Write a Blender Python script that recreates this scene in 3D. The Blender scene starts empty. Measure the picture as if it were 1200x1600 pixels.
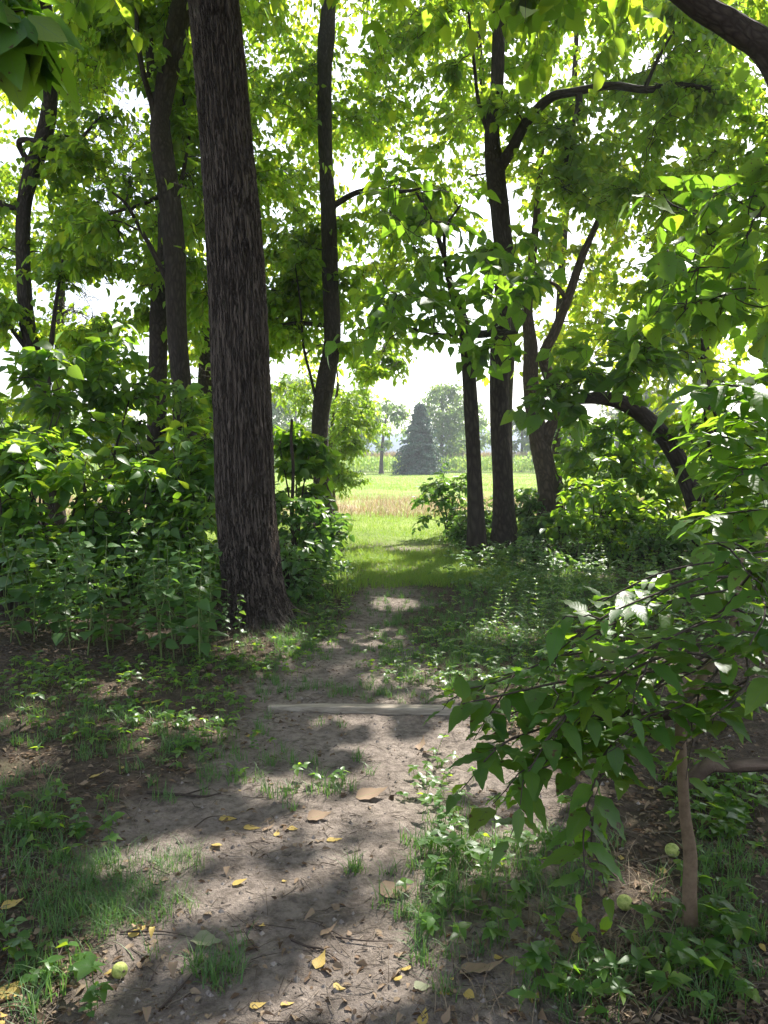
import bpy, math
import numpy as np
from mathutils import Vector

sc = bpy.context.scene
# ------------------------------------------------------------------ camera
F = 1202.0                      # focal length in pixels of the 1200 x 1600 photograph
PITCH = math.radians(4.04); CH = 1.6
cam_d = bpy.data.cameras.new('camera'); cam = bpy.data.objects.new('camera', cam_d)
sc.collection.objects.link(cam)
cam.location = (0, 0, CH); cam.rotation_euler = (math.pi/2 - PITCH, 0, 0)
cam_d.sensor_fit = 'VERTICAL'; cam_d.sensor_height = 24.0; cam_d.lens = F/1600*24.0
cam_d.clip_start = 0.05; cam_d.clip_end = 3000
sc.camera = cam
# ------------------------------------------------------------------ light
SUN_EL = math.radians(50); SUN_AZ = math.radians(27)       # azimuth to the right of +Y (the way the camera looks)
w = bpy.data.worlds.new('World'); sc.world = w; w.use_nodes = True
nt = w.node_tree; bg = nt.nodes['Background']
sky = nt.nodes.new('ShaderNodeTexSky'); sky.sky_type = 'NISHITA'; sky.sun_disc = False
sky.sun_elevation = SUN_EL; sky.sun_rotation = SUN_AZ
sky.air_density = 1.0; sky.dust_density = 2.5; sky.ozone_density = 1.0
hs = nt.nodes.new('ShaderNodeHueSaturation'); hs.inputs['Saturation'].default_value = .55      # sky made less blue, to neutralise the tint of the shade
nt.links.new(sky.outputs[0], hs.inputs['Color']); nt.links.new(hs.outputs[0], bg.inputs[0]); bg.inputs[1].default_value = 0.14
sd = bpy.data.lights.new('sun', 'SUN'); sd.energy = 5.0; sd.angle = math.radians(0.53); sd.color = (1, .95, .87)
sun = bpy.data.objects.new('sun', sd); sc.collection.objects.link(sun)
SUN = np.array([math.sin(SUN_AZ)*math.cos(SUN_EL), math.cos(SUN_AZ)*math.cos(SUN_EL), math.sin(SUN_EL)])
sun.rotation_euler = Vector(-SUN).to_track_quat('-Z', 'Y').to_euler()
vs = sc.view_settings; vs.view_transform = 'Standard'; vs.look = 'None'; vs.gamma = 1; vs.exposure = 1.55
try: vs.use_curve_mapping = False
except Exception: pass
cy = sc.cycles
cy.max_bounces = 8; cy.diffuse_bounces = 4; cy.glossy_bounces = 2; cy.transmission_bounces = 4; cy.volume_bounces = 0
cy.transparent_max_bounces = 4; cy.use_denoising = True; cy.caustics_reflective = False; cy.caustics_refractive = False
cy.sample_clamp_indirect = 6.0; cy.use_adaptive_sampling = True; cy.adaptive_threshold = 0.01

R = np.random.default_rng(11)
UP = np.array([0, 0, 1.0])
# ------------------------------------------------------------------ pixel <-> world
cP, sP = math.cos(PITCH), math.sin(PITCH)
def P(px, py, Y):
    dx = (px-600)/F; dy = (800-py)/F
    t = Y/(cP + dy*sP)
    return np.array([t*dx, Y, CH + t*(dy*cP - sP)])
def G(px, py):
    dx = (px-600)/F; dy = (800-py)/F
    t = -CH/(dy*cP - sP)
    x, y = t*dx, t*(cP + dy*sP)
    return np.array([x, y, gz(x, y)])
def proj(p):
    d = p - np.array([0, 0, CH])
    zf = d[..., 1]*cP - d[..., 2]*sP; yu = d[..., 1]*sP + d[..., 2]*cP
    zf = np.where(np.abs(zf) < .01, .01, zf)
    return 600 + F*d[..., 0]/zf, 800 - F*yu/zf, zf
# ------------------------------------------------------------------ noise
def _h(ix, iy, iz, seed):
    n = (ix*374761393 + iy*668265263 + iz*2147483647 + seed*974634777) & 0xffffffff
    n = ((n ^ (n >> 13))*1274126177) & 0xffffffff
    return ((n ^ (n >> 16)) & 0xffff)/65535.0
def vnoise(x, y, z=0.0, seed=0):
    x, y, z = np.broadcast_arrays(np.asarray(x, float), np.asarray(y, float), np.asarray(z, float))
    ix, iy, iz = (np.floor(v).astype(np.int64) for v in (x, y, z))
    fx, fy, fz = x-ix, y-iy, z-iz
    fx, fy, fz = (f*f*(3-2*f) for f in (fx, fy, fz))
    r = 0
    for a in (0, 1):
        for b in (0, 1):
            for c in (0, 1):
                r = r + _h(ix+a, iy+b, iz+c, seed)*(fx if a else 1-fx)*(fy if b else 1-fy)*(fz if c else 1-fz)
    return r
def fbm(x, y, z=0.0, o=4, seed=0):
    r = 0; a = .5; s = 0
    for k in range(o):
        r = r + a*vnoise(np.asarray(x)*2**k, np.asarray(y)*2**k, np.asarray(z)*2**k, seed+k); s += a; a *= .5
    return r/s
def sst(a, b, x):
    t = np.clip((x-a)/(b-a), 0, 1); return t*t*(3-2*t)
def path_mask(x, y):
    """1 on the trodden dirt, 0 off it"""
    c = np.interp(y, [0, 2, 3, 5, 7, 9, 12, 15], [-.18, -.18, -.18, -.12, -.12, -.02, .22, .5])
    hw = np.interp(y, [0, 2, 3, 4, 5, 6, 7, 9, 12, 15], [.85, .85, 1.0, .82, .8, .55, .42, .38, .42, .3])
    d = np.abs(x-c) + (fbm(x*1.6, y*1.3, 0, 4, 5)-.5)*.75
    return 1-sst(hw-.16, hw+.2, d)
def gz(x, y):
    x = np.asarray(x, float); y = np.asarray(y, float)
    z = (fbm(x*.35, y*.35, 0, 2, 3)-.5)*.16*sst(0, 6, np.abs(x)) - .02*path_mask(x, y)
    z = z + .25*sst(2.5, 5.5, x)*sst(7, 10, y)*(1-sst(14, 18, y))
    return z
# ------------------------------------------------------------------ objects
def link(o): sc.collection.objects.link(o); return o
def tag(o, label=None, cat=None, group=None, kind=None):
    if label: o['label'] = label
    if cat: o['category'] = cat
    if group: o['group'] = group
    if kind: o['kind'] = kind
    return o
def empty(name, loc, label=None, cat=None, group=None, rz=0):
    o = bpy.data.objects.new(name, None); link(o); o.location = tuple(float(v) for v in loc); o.rotation_euler.z = rz
    o.empty_display_size = .1
    return tag(o, label, cat, group)
def mesh(name, V, Fc, mat, parent=None, smooth=True, uv=None, attr=None):
    """V (n,3); Fc (m,k) int array or list of such arrays. parent: empty at location -> V is made relative to it"""
    V = np.asarray(V, float)
    if parent is not None:
        pl = np.array(parent.location); q = parent
        while q.parent is not None: q = q.parent; pl = pl + np.array(q.location)
        V = V - pl
    if not isinstance(Fc, (list, tuple)): Fc = [Fc]
    Fc = [f for f in Fc if len(f)]
    me = bpy.data.meshes.new(name)
    idx = np.concatenate([f.reshape(-1) for f in Fc]) if Fc else np.zeros(0, int)
    tot = np.concatenate([np.full(len(f), f.shape[1]) for f in Fc]) if Fc else np.zeros(0, int)
    me.vertices.add(len(V)); me.vertices.foreach_set('co', V.astype(np.float32).ravel())
    me.loops.add(len(idx)); me.loops.foreach_set('vertex_index', idx.astype(np.int32))
    me.polygons.add(len(tot)); st = np.concatenate([[0], np.cumsum(tot)[:-1]]) if len(tot) else tot
    me.polygons.foreach_set('loop_start', st.astype(np.int32)); me.polygons.foreach_set('loop_total', tot.astype(np.int32))
    me.polygons.foreach_set('use_smooth', np.full(len(tot), smooth))
    if uv is not None:
        l = me.uv_layers.new(name='UVMap'); l.data.foreach_set('uv', np.asarray(uv)[idx].astype(np.float32).ravel())
    for k, a in (attr or {}).items():
        a = np.asarray(a)
        if a.ndim == 1:
            t = me.attributes.new(k, 'FLOAT', 'POINT'); t.data.foreach_set('value', a.astype(np.float32))
        else:
            t = me.attributes.new(k, 'FLOAT_VECTOR', 'POINT'); t.data.foreach_set('vector', a.astype(np.float32).ravel())
    me.update(calc_edges=True); me.validate()
    me.materials.append(mat)
    o = bpy.data.objects.new(name, me); link(o)
    if parent is not None: o.parent = parent
    return o
def copy_tree(o, parent=None):
    c = o.copy(); link(c); c.parent = parent
    for ch in list(o.children): copy_tree(ch, c)
    return c
def nrm(v): return v/np.maximum(np.linalg.norm(v, axis=-1, keepdims=True), 1e-9)
# ------------------------------------------------------------------ materials
MATS = {}
def newmat(name):
    m = bpy.data.materials.new(name); m.use_nodes = True; n = m.node_tree
    n.nodes.clear(); out = n.nodes.new('ShaderNodeOutputMaterial'); MATS[name] = m
    return m, n, out
class NB:
    def __init__(s, n): s.n = n
    def __call__(s, typ, ins=None, **kw):
        nd = s.n.nodes.new(typ)
        for k, v in kw.items(): setattr(nd, k, v)
        for k, v in (ins or {}).items():
            if hasattr(v, 'is_linked') or isinstance(v, bpy.types.NodeSocket): s.n.links.new(v, nd.inputs[k])
            else: nd.inputs[k].default_value = v
        return nd
    def ramp(s, fac, stops, interp='LINEAR'):
        r = s.n.nodes.new('ShaderNodeValToRGB'); r.color_ramp.interpolation = interp
        e = r.color_ramp.elements
        while len(e) < len(stops): e.new(.5)
        for q, (p, c) in zip(e, stops): q.position = p; q.color = (c[0], c[1], c[2], 1) if hasattr(c, '__len__') else (c, c, c, 1)
        s.n.links.new(fac, r.inputs[0]); return r.outputs[0]
    def mix(s, f, a, b, bt='MIX'):
        m = s.n.nodes.new('ShaderNodeMix'); m.data_type = 'RGBA'; m.blend_type = bt
        for i, v in ((0, f), (6, a), (7, b)):
            if isinstance(v, bpy.types.NodeSocket): s.n.links.new(v, m.inputs[i])
            else: m.inputs[i].default_value = v if i == 0 else (*v[:3], 1)
        return m.outputs[2]
    def math(s, op, a, b=0.0, c=0.0):
        m = s.n.nodes.new('ShaderNodeMath'); m.operation = op
        for i, v in enumerate((a, b, c)):
            if isinstance(v, bpy.types.NodeSocket): s.n.links.new(v, m.inputs[i])
            else: m.inputs[i].default_value = v
        return m.outputs[0]
def leaf_mat(name, cols, trans, tmix=.5, rough=.42, spec=.5, veins=False, brown=0.0, back=None):
    m, n, out = newmat(name); b = NB(n)
    geo = b('ShaderNodeNewGeometry')
    rnd = geo.outputs['Random Per Island']
    k = len(cols)
    col = b.ramp(rnd, [(i/(k-1) if k > 1 else 0, c) for i, c in enumerate(cols)])
    # translucent colour follows the same leaf-to-leaf variation
    tr = b.mix(1.0, b.ramp(b.math('FRACT', b.math('MULTIPLY', rnd, 7.31)), [(0, (.78, .9, .8)), (.6, (1, 1, 1)), (1, (1.35, 1.08, .9))]), trans, 'MULTIPLY')
    bump = None
    if veins:
        uv = b('ShaderNodeUVMap'); sx = b('ShaderNodeSeparateXYZ', {0: uv.outputs[0]})
        side = b.math('ABSOLUTE', b.math('SUBTRACT', sx.outputs[1], .5))
        mid = b.math('LESS_THAN', side, .022)
        wv = b.math('PINGPONG', b.math('MULTIPLY', b.math('SUBTRACT', sx.outputs[0], b.math('MULTIPLY', side, .55)), 8.0), .5)
        lat = b.math('LESS_THAN', wv, .05)
        v = b.math('MAXIMUM', mid, b.math('MULTIPLY', lat, .6))
        col = b.mix(b.math('MULTIPLY', v, .45), col, (.12, .20, .07))
        tr = b.mix(b.math('MULTIPLY', v, .4), tr, (.2, .3, .06))
        bump = b('ShaderNodeBump', {'Strength': .14, 'Distance': .004, 'Height': b.math('ADD', b.math('MULTIPLY', wv, 1.2), b.math('MULTIPLY', v, -.6))}).outputs[0]
    if brown:
        tc = b('ShaderNodeTexCoord')
        ns = b('ShaderNodeTexNoise', {'Vector': tc.outputs['Object'], 'Scale': 38.0, 'Detail': 3.0})
        f = b.ramp(ns.outputs[0], [(.66-brown*.1, 0), (.70, 1)])
        col = b.mix(f, col, (.10, .06, .025)); tr = b.mix(f, tr, (.10, .06, .02))
    pr = b('ShaderNodeBsdfPrincipled', {'Base Color': col, 'Roughness': rough, 'Specular IOR Level': spec})
    tl = b('ShaderNodeBsdfTranslucent', {'Color': tr})
    if bump: n.links.new(bump, pr.inputs['Normal'])
    mx = b('ShaderNodeMixShader', {0: tmix, 1: pr.outputs[0], 2: tl.outputs[0]})
    n.links.new(mx.outputs[0], out.inputs[0]); return m
def bark_mat(name, dark, light, zs=.22, scale=26.0, bump=.8, disp=0.0, moss=0.0, rid=.35, dist=.11, ridge=0):
    m, n, out = newmat(name); b = NB(n)
    at = b('ShaderNodeAttribute', attribute_name='bco')
    mp = b('ShaderNodeMapping', {0: at.outputs['Vector'], 3: (1, 1, zs)})
    n0 = b('ShaderNodeTexNoise', {'Vector': mp.outputs[0], 'Scale': scale*.35, 'Detail': 3.0})
    off = b('ShaderNodeVectorMath', {0: n0.outputs['Color'], 1: (dist, dist, dist)}, operation='MULTIPLY')
    ad = b('ShaderNodeVectorMath', {0: mp.outputs[0], 1: off.outputs[0]}, operation='ADD')
    if ridge:
        mp2 = b('ShaderNodeMapping', {0: at.outputs['Vector'], 3: (1, 1, .055)})
        nr_ = b('ShaderNodeTexNoise', {'Vector': mp2.outputs[0], 'Scale': ridge, 'Detail': 2.0, 'Roughness': .55})
        mp3 = b('ShaderNodeMapping', {0: at.outputs['Vector'], 3: (1, 1, .3)})
        nb_ = b('ShaderNodeTexNoise', {'Vector': mp3.outputs[0], 'Scale': ridge*1.3, 'Detail': 3.0})
        rr_ = b.math('ABSOLUTE', b.math('SUBTRACT', b.math('ADD', nr_.outputs[0], b.math('MULTIPLY', b.math('SUBTRACT', nb_.outputs[0], .5), .3)), .5))
        redge = b.ramp(rr_, [(.0, 0), (.012, .1), (.075, 1)])
    vo = b('ShaderNodeTexVoronoi', {'Vector': ad.outputs[0], 'Scale': scale}, feature='DISTANCE_TO_EDGE')
    n1 = b('ShaderNodeTexNoise', {'Vector': at.outputs['Vector'], 'Scale': 75.0, 'Detail': 4.0, 'Roughness': .65})
    n2 = b('ShaderNodeTexNoise', {'Vector': at.outputs['Vector'], 'Scale': 2.6, 'Detail': 4.0})
    edge = b.ramp(vo.outputs[0], [(0, 0), (rid, 1)])
    if ridge: edge = b.math('MULTIPLY', redge, b.math('ADD', .6, b.math('MULTIPLY', edge, .4)))
    h = b.math('ADD', edge, b.math('MULTIPLY', n1.outputs[0], .35))
    col = b.mix(b.math('MULTIPLY', h, .8), dark, light)
    col = b.mix(b.ramp(n2.outputs[0], [(.35, 0), (.7, .55)]), col, tuple(c*.62 for c in light))
    if moss:
        col = b.mix(b.ramp(n2.outputs[0], [(.5, 0), (.75, moss)]), col, (.05, .07, .02))
    bp = b('ShaderNodeBump', {'Strength': bump, 'Distance': .012, 'Height': h})
    pr = b('ShaderNodeBsdfPrincipled', {'Base Color': col, 'Roughness': .9, 'Specular IOR Level': .2, 'Normal': bp.outputs[0]})
    n.links.new(pr.outputs[0], out.inputs[0])
    if disp:
        d = b('ShaderNodeDisplacement', {'Height': h, 'Midlevel': 1.0, 'Scale': disp})
        n.links.new(d.outputs[0], out.inputs['Displacement']); m.displacement_method = 'BOTH'
    return m
def flat_mat(name, cols, scale=8.0, rough=.85, island=False, spec=.3):
    m, n, out = newmat(name); b = NB(n)
    if island:
        f = b('ShaderNodeNewGeometry').outputs['Random Per Island']
    else:
        tc = b('ShaderNodeTexCoord'); f = b('ShaderNodeTexNoise', {'Vector': tc.outputs['Object'], 'Scale': scale, 'Detail': 6.0, 'Roughness': .7}).outputs[0]
    k = len(cols)
    col = b.ramp(f, [((i/(k-1)) if island else .3+.4*i/(k-1), c) for i, c in enumerate(cols)])
    bp = b('ShaderNodeBump', {'Strength': .5, 'Distance': .01, 'Height': f}) if not island else None
    pr = b('ShaderNodeBsdfPrincipled', {'Base Color': col, 'Roughness': rough, 'Specular IOR Level': spec})
    if bp: n.links.new(bp.outputs[0], pr.inputs['Normal'])
    n.links.new(pr.outputs[0], out.inputs[0]); return m

L_CAN = leaf_mat('canopy_leaf', [(.035, .085, .012), (.055, .12, .018), (.075, .15, .022)], (.46, .68, .045), .57)
L_BACK = leaf_mat('sunlit_edge_leaf', [(.06, .12, .015), (.08, .16, .02), (.12, .17, .025)], (.55, .70, .04), .55)  # lighter, yellower greens: the sunlit look is put into the leaf colour
L_BIG = leaf_mat('broad_leaf', [(.025, .07, .018), (.035, .09, .02), (.05, .12, .025), (.04, .10, .03), (.10, .15, .025)], (.34, .60, .035), .48, rough=.42, spec=.4, veins=True, brown=.15)
L_SH = leaf_mat('shrub_leaf', [(.035, .09, .02), (.055, .135, .03), (.08, .17, .035)], (.38, .62, .035), .48, rough=.4)
L_WEED = leaf_mat('weed_leaf', [(.05, .11, .03), (.07, .15, .045), (.10, .19, .06)], (.22, .42, .05), .38, rough=.42)
L_YEL = leaf_mat('yellow_green_leaf', [(.09, .18, .02), (.12, .22, .03), (.2, .25, .03)], (.36, .55, .04), .5)
L_FAR = leaf_mat('far_leaf', [(.07, .13, .045), (.09, .17, .055), (.12, .19, .06)], (.28, .42, .08), .45, rough=.6)
L_FARG = leaf_mat('grey_far_leaf', [(.10, .13, .08), (.14, .17, .11)], (.25, .3, .15), .35, rough=.6)
L_SPR = leaf_mat('needle', [(.035, .08, .055), (.045, .10, .07), (.06, .12, .08)], (.08, .16, .09), .2, rough=.6)
L_DEAD = leaf_mat('dead_leaf', [(.11, .065, .04), (.18, .11, .07), (.27, .19, .13), (.15, .11, .085)], (.18, .1, .05), .15, rough=.7, spec=.25, veins=True)
L_YLF = leaf_mat('yellow_leaf', [(.42, .31, .06), (.50, .42, .16), (.40, .26, .06), (.34, .30, .10)], (.5, .38, .05), .2, rough=.6, spec=.3, veins=True, brown=.25)
L_GREY = leaf_mat('grey_green_leaf', [(.16, .18, .10), (.22, .22, .13)], (.2, .2, .08), .15, rough=.7, veins=True)
GRASS = leaf_mat('grass_blade', [(.04, .10, .03), (.06, .14, .04), (.10, .17, .06)], (.18, .36, .06), .38, rough=.5)
LAWN = leaf_mat('lawn_blade', [(.10, .20, .03), (.14, .26, .04), (.22, .30, .07)], (.34, .5, .06), .4, rough=.5)
STRAW = leaf_mat('straw', [(.34, .24, .17), (.46, .34, .25), (.40, .26, .20), (.3, .3, .13)], (.35, .25, .12), .3, rough=.7)
CORN = leaf_mat('corn_leaf', [(.12, .25, .04), (.18, .32, .06), (.32, .38, .1)], (.42, .6, .08), .4, rough=.5)
BARK_BIG = bark_mat('furrowed_bark', (.02, .015, .012), (.165, .13, .108), zs=.10, scale=42.0, bump=1.0, disp=.022, rid=.36, dist=.2, ridge=40.0)
BARK = bark_mat('grey_bark', (.02, .015, .012), (.085, .066, .055), zs=.3, scale=20.0, bump=.9)
BARK_P = bark_mat('pale_bark', (.04, .028, .02), (.16, .115, .088), zs=.25, scale=22.0, bump=.9)
TWIG = flat_mat('twig_bark', [(.03, .022, .017), (.07, .05, .04)], 30)
STEMG = flat_mat('green_stem', [(.10, .16, .04), (.16, .2, .07)], 30, .6)
STEMB = flat_mat('sapling_bark', [(.10, .065, .04), (.2, .14, .09)], 25, .75)
FARB = flat_mat('far_bark', [(.04, .03, .025), (.09, .07, .06)], 3)

# ------------------------------------------------------------------ tubes
def catmull(pts, n):
    p = np.asarray(pts, float)
    if len(p) == 2: return p[0] + (p[1]-p[0])*np.linspace(0, 1, n)[:, None]
    p = np.vstack([2*p[0]-p[1], p, 2*p[-1]-p[-2]])
    t = np.linspace(0, len(p)-3-1e-6, n); i = t.astype(int); f = (t-i)[:, None]
    a, b_, c, d = p[i], p[i+1], p[i+2], p[i+3]
    return .5*((2*b_) + (-a+c)*f + (2*a-5*b_+4*c-d)*f**2 + (-a+3*b_-3*c+d)*f**3)
def tubes(C, Rd, sides):
    """C (n,k,3) centre lines, Rd (n,k) radii -> V, quads, bco. Constant frame per line: quick."""
    C = np.asarray(C, float); n, k, _ = C.shape
    T = np.zeros_like(C); T[:, 1:-1] = C[:, 2:]-C[:, :-2]; T[:, 0] = C[:, 1]-C[:, 0]; T[:, -1] = C[:, -1]-C[:, -2]; T = nrm(T)
    ax = nrm(C[:, -1]-C[:, 0])
    ref = np.where(np.abs(ax[:, 2:3]) > .8, np.array([[1., 0, 0]]), np.array([[0, 0, 1.]]))[:, None, :]
    N = nrm(np.cross(T, np.broadcast_to(ref, T.shape))); B = np.cross(T, N)
    a = np.arange(sides)*2*np.pi/sides
    V = C[:, :, None] + Rd[:, :, None, None]*(np.cos(a)[None, None, :, None]*N[:, :, None] + np.sin(a)[None, None, :, None]*B[:, :, None])
    s = np.concatenate([np.zeros((n, 1)), np.cumsum(np.linalg.norm(C[:, 1:]-C[:, :-1], axis=2), axis=1)], 1)
    r0 = Rd.mean(1)[:, None, None]
    bco = np.stack([np.broadcast_to(r0*np.cos(a), (n, k, sides)), np.broadcast_to(r0*np.sin(a), (n, k, sides)), np.broadcast_to(s[:, :, None], (n, k, sides))], -1)
    bco = bco + C[:, :1, None, :]*1.7*np.array([1, 1, 0])
    i = np.arange(n*k*sides).reshape(n, k, sides); j = np.roll(i, -1, 2)
    Q = np.stack([i[:, :-1], j[:, :-1], j[:, 1:], i[:, 1:]], -1).reshape(-1, 4)
    return V.reshape(-1, 3), Q, bco.reshape(-1, 3)
def trunk_geo(path, rad, sides=40, step=.03, bumpy=.06, flare=0.0, seed=0, furrow=0.0):
    path = np.asarray(path, float)
    L = np.sum(np.linalg.norm(path[1:]-path[:-1], axis=1)); k = max(8, int(L/step))
    C = catmull(path, k); u = np.linspace(0, 1, k)
    r = np.interp(u, np.linspace(0, 1, len(rad)), rad)
    T = nrm(np.gradient(C, axis=0)); N = np.zeros_like(C)
    n0 = nrm(np.cross(T[0], [0, 1., .1]))
    for q in range(k):
        n0 = nrm(n0 - T[q]*np.dot(n0, T[q])); N[q] = n0
    B = np.cross(T, N); a = np.arange(sides)*2*np.pi/sides
    s = u*L
    rr = np.broadcast_to(r[:, None], (k, sides)).copy()
    ca, sa = np.cos(a)[None], np.sin(a)[None]
    rm = r.mean()
    rr *= 1 + bumpy*2*(fbm(ca*1.3+seed*9, sa*1.3, s[:, None]*1.6, 3, seed)-.5)
    if flare:
        fl = np.exp(-s[:, None]/.28)
        rr *= 1 + flare*fl*(.7 + .9*np.maximum(0, np.cos(a[None]*4+seed+np.sin(a[None]*2)))**2)
        rr *= 1 + .5*flare*np.exp(-s[:, None]/.07)
    V = C[:, None] + rr[..., None]*(ca[..., None]*N[:, None] + sa[..., None]*B[:, None])
    bco = np.stack([np.broadcast_to(rm*ca, rr.shape), np.broadcast_to(rm*sa, rr.shape), np.broadcast_to(s[:, None], rr.shape)], -1) + np.array([seed*1.3, seed*.7, 0])
    i = np.arange(k*sides).reshape(k, sides); j = np.roll(i, -1, 1)
    Q = np.stack([i[:-1], j[:-1], j[1:], i[1:]], -1).reshape(-1, 4)
    V = V.reshape(-1, 3); bco = bco.reshape(-1, 3)
    # cap
    V = np.vstack([V, C[-1:]]); bco = np.vstack([bco, bco[-1:]])
    cap = np.stack([i[-1], j[-1], np.full(sides, len(V)-1)], -1)
    return V, [Q, cap], bco
class Geo:
    def __init__(s): s.V = []; s.Q = []; s.T = []; s.B = []; s.n = 0
    def add(s, V, Fc, bco=None):
        for f in (Fc if isinstance(Fc, list) else [Fc]):
            (s.Q if f.shape[1] == 4 else s.T).append(f+s.n)
        s.V.append(V); s.B.append(bco if bco is not None else V); s.n += len(V)
    def build(s, name, mat, parent=None, smooth=True):
        Fs = []
        if s.Q: Fs.append(np.vstack(s.Q))
        if s.T: Fs.append(np.vstack(s.T))
        return mesh(name, np.vstack(s.V), Fs, mat, parent, smooth, attr={'bco': np.vstack(s.B)})
# ------------------------------------------------------------------ leaves
def tmpl_simple(fold=.12, droop=.10, wmax=.33):
    # base, tip, right .3, right .7, left .3, left .7 : two quads folded on the midrib
    V = np.array([[0, 0, 0], [1, 0, -droop*2], [.28, wmax, fold*wmax*2], [.68, wmax*.72, fold*wmax*2-droop], [.28, -wmax, fold*wmax*2], [.68, -wmax*.72, fold*wmax*2-droop]])
    Q = np.array([[0, 1, 3, 2], [0, 4, 5, 1]])
    uv = np.array([[0, .5], [1, .5], [.28, 1], [.68, .9], [.28, 0], [.68, .1]])
    return V, Q, uv
def tmpl_fine(w=.36, fold=.25, droop=.22, heart=.0, wave=.02, nseg=7, tipl=1.0, curl=0.0):
    t = np.linspace(0, 1, nseg+1)
    prof = np.sin(np.pi*np.clip(t, 0, 1)**.62)**.85*(1-.35*t**3)
    prof[0] = .0; prof[-1] = 0
    prof = prof/prof.max()*w
    V = []; uv = []
    for k, (tt, pw) in enumerate(zip(t, prof)):
        z0 = -droop*tt**2
        for sgn, sd in ((-1, 0), (0, .5), (1, 1)):
            back = heart*(1 if k == 1 else 0)*abs(sgn)
            zz = z0 + abs(sgn)*pw*fold + (wave*(-1)**k*abs(sgn) if 0 < k < nseg else 0) - abs(sgn)*curl*pw*2*tt
            V.append([tt-back, sgn*pw*(1-curl*.4*tt), zz]); uv.append([tt, sd])
    V = np.array(V); uv = np.array(uv); Q = []
    for k in range(nseg):
        a = k*3
        Q += [[a, a+1, a+4, a+3], [a+1, a+2, a+5, a+4]]
    return V, np.array(Q), uv
T_S = tmpl_simple(wmax=.30); T_SN = tmpl_simple(wmax=.2); T_W = tmpl_simple(wmax=.42, droop=.14)
T_F = tmpl_fine(w=.30); T_FN = tmpl_fine(w=.31, droop=.14, fold=.16); T_H = tmpl_fine(w=.38, heart=.12, droop=.25, nseg=5)
T_M = tmpl_fine(w=.30, nseg=4, droop=.2, fold=.2, wave=0); T_MB = tmpl_fine(w=.4, nseg=4, droop=.25, fold=.15, wave=.015)
T_BL = (np.array([[0, -.5, 0], [0, .5, 0], [.55, -.35, .10], [.55, .35, .10], [1, 0, -.12]])*[1, .06, 1],
        np.array([[0, 1, 3, 2]]), None)
def leaves_geo(pos, dirn, nor, size, tm, wscale=None):
    V0, Q0, uv0 = tm
    pos = np.asarray(pos); n = len(pos)
    t = nrm(np.asarray(dirn)); nn = np.asarray(nor); nn = nrm(nn - t*np.sum(nn*t, 1, keepdims=True)); b_ = np.cross(nn, t)
    s = np.asarray(size)[:, None, None]; ws = np.ones((n, 1, 1)) if wscale is None else np.asarray(wscale)[:, None, None]
    V = pos[:, None] + s*(V0[None, :, 0:1]*t[:, None] + ws*V0[None, :, 1:2]*b_[:, None] + V0[None, :, 2:3]*nn[:, None])
    Q = (Q0[None] + (np.arange(n)*len(V0))[:, None, None]).reshape(-1, Q0.shape[1])
    uv = np.tile(uv0, (n, 1)) if uv0 is not None else None
    return V.reshape(-1, 3), Q, uv
class Leaves:
    def __init__(s): s.p = []; s.d = []; s.n = []; s.s = []
    def add(s, p, d, n, sz): s.p.append(p); s.d.append(d); s.n.append(n); s.s.append(sz)
    def arr(s): return np.vstack(s.p), np.vstack(s.d), np.vstack(s.n), np.concatenate(s.s)
    def count(s): return sum(len(x) for x in s.p)
    def build(s, name, mat, parent, tm, filt=None, wj=.15):
        p, d, n, sz = s.arr()
        if filt is not None:
            k = filt(p, p+nrm(d)*sz[:, None]*.5); p, d, n, sz = p[k], d[k], n[k], sz[k]
        V, Q, uv = leaves_geo(p, d, n, sz, tm, R.uniform(1-wj, 1+wj, len(p)))
        return mesh(name, V, Q, mat, parent, True, uv=uv)
# sun patches wanted on the ground (photo px ellipses): the crowns have gaps along the sun's way to them
PATCH = [(545, 1525, 90, 40), (640, 1470, 60, 24), (430, 1590, 80, 20), (315, 1398, 32, 20), (655, 1255, 36, 14), (700, 1150, 30, 14),
         (300, 1135, 44, 12), (60, 1075, 60, 10), (50, 1560, 50, 34), (240, 1330, 50, 26), (670, 890, 90, 9), (560, 874, 60, 8), (800, 872, 60, 8), (500, 905, 40, 8), (620, 940, 30, 8), (180, 1075, 60, 10), (30, 1130, 50, 12), (900, 900, 50, 8), (430, 1215, 36, 10), (630, 1195, 40, 8), (1010, 1395, 40, 14), (20, 1200, 30, 14), (560, 1120, 50, 8)]
_pr = np.random.default_rng(3)
PATCH += [(_pr.uniform(160, 760), _pr.uniform(1040, 1480), _pr.uniform(4, 16), _pr.uniform(1, 5)) for _ in range(26)]
PATCH += [(600, 846, 130, 12), (585, 822, 120, 10), (470, 850, 60, 6), (740, 850, 50, 6), (330, 840, 80, 8), (100, 850, 90, 8), (950, 850, 90, 8)]
PATCH_W = None
def patch_world():
    out = []
    for (x, y, rx, ry) in PATCH:
        c = G(x, y); a = G(x+rx, y); b_ = G(x, y-ry); b2 = G(x, y+ry)
        out.append((c[0], c[1], abs(a[0]-c[0])+.07, abs(b_[1]-b2[1])/2+.09, -9))
    for (x, y, Yd, r) in SHAFT:
        q = P(x, y, Yd); zt = q[2]; q = q - SUN*(q[2]/SUN[2]); out.append((q[0], q[1], r*.72, r*.95, zt+.5))
    return np.array(out)
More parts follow.
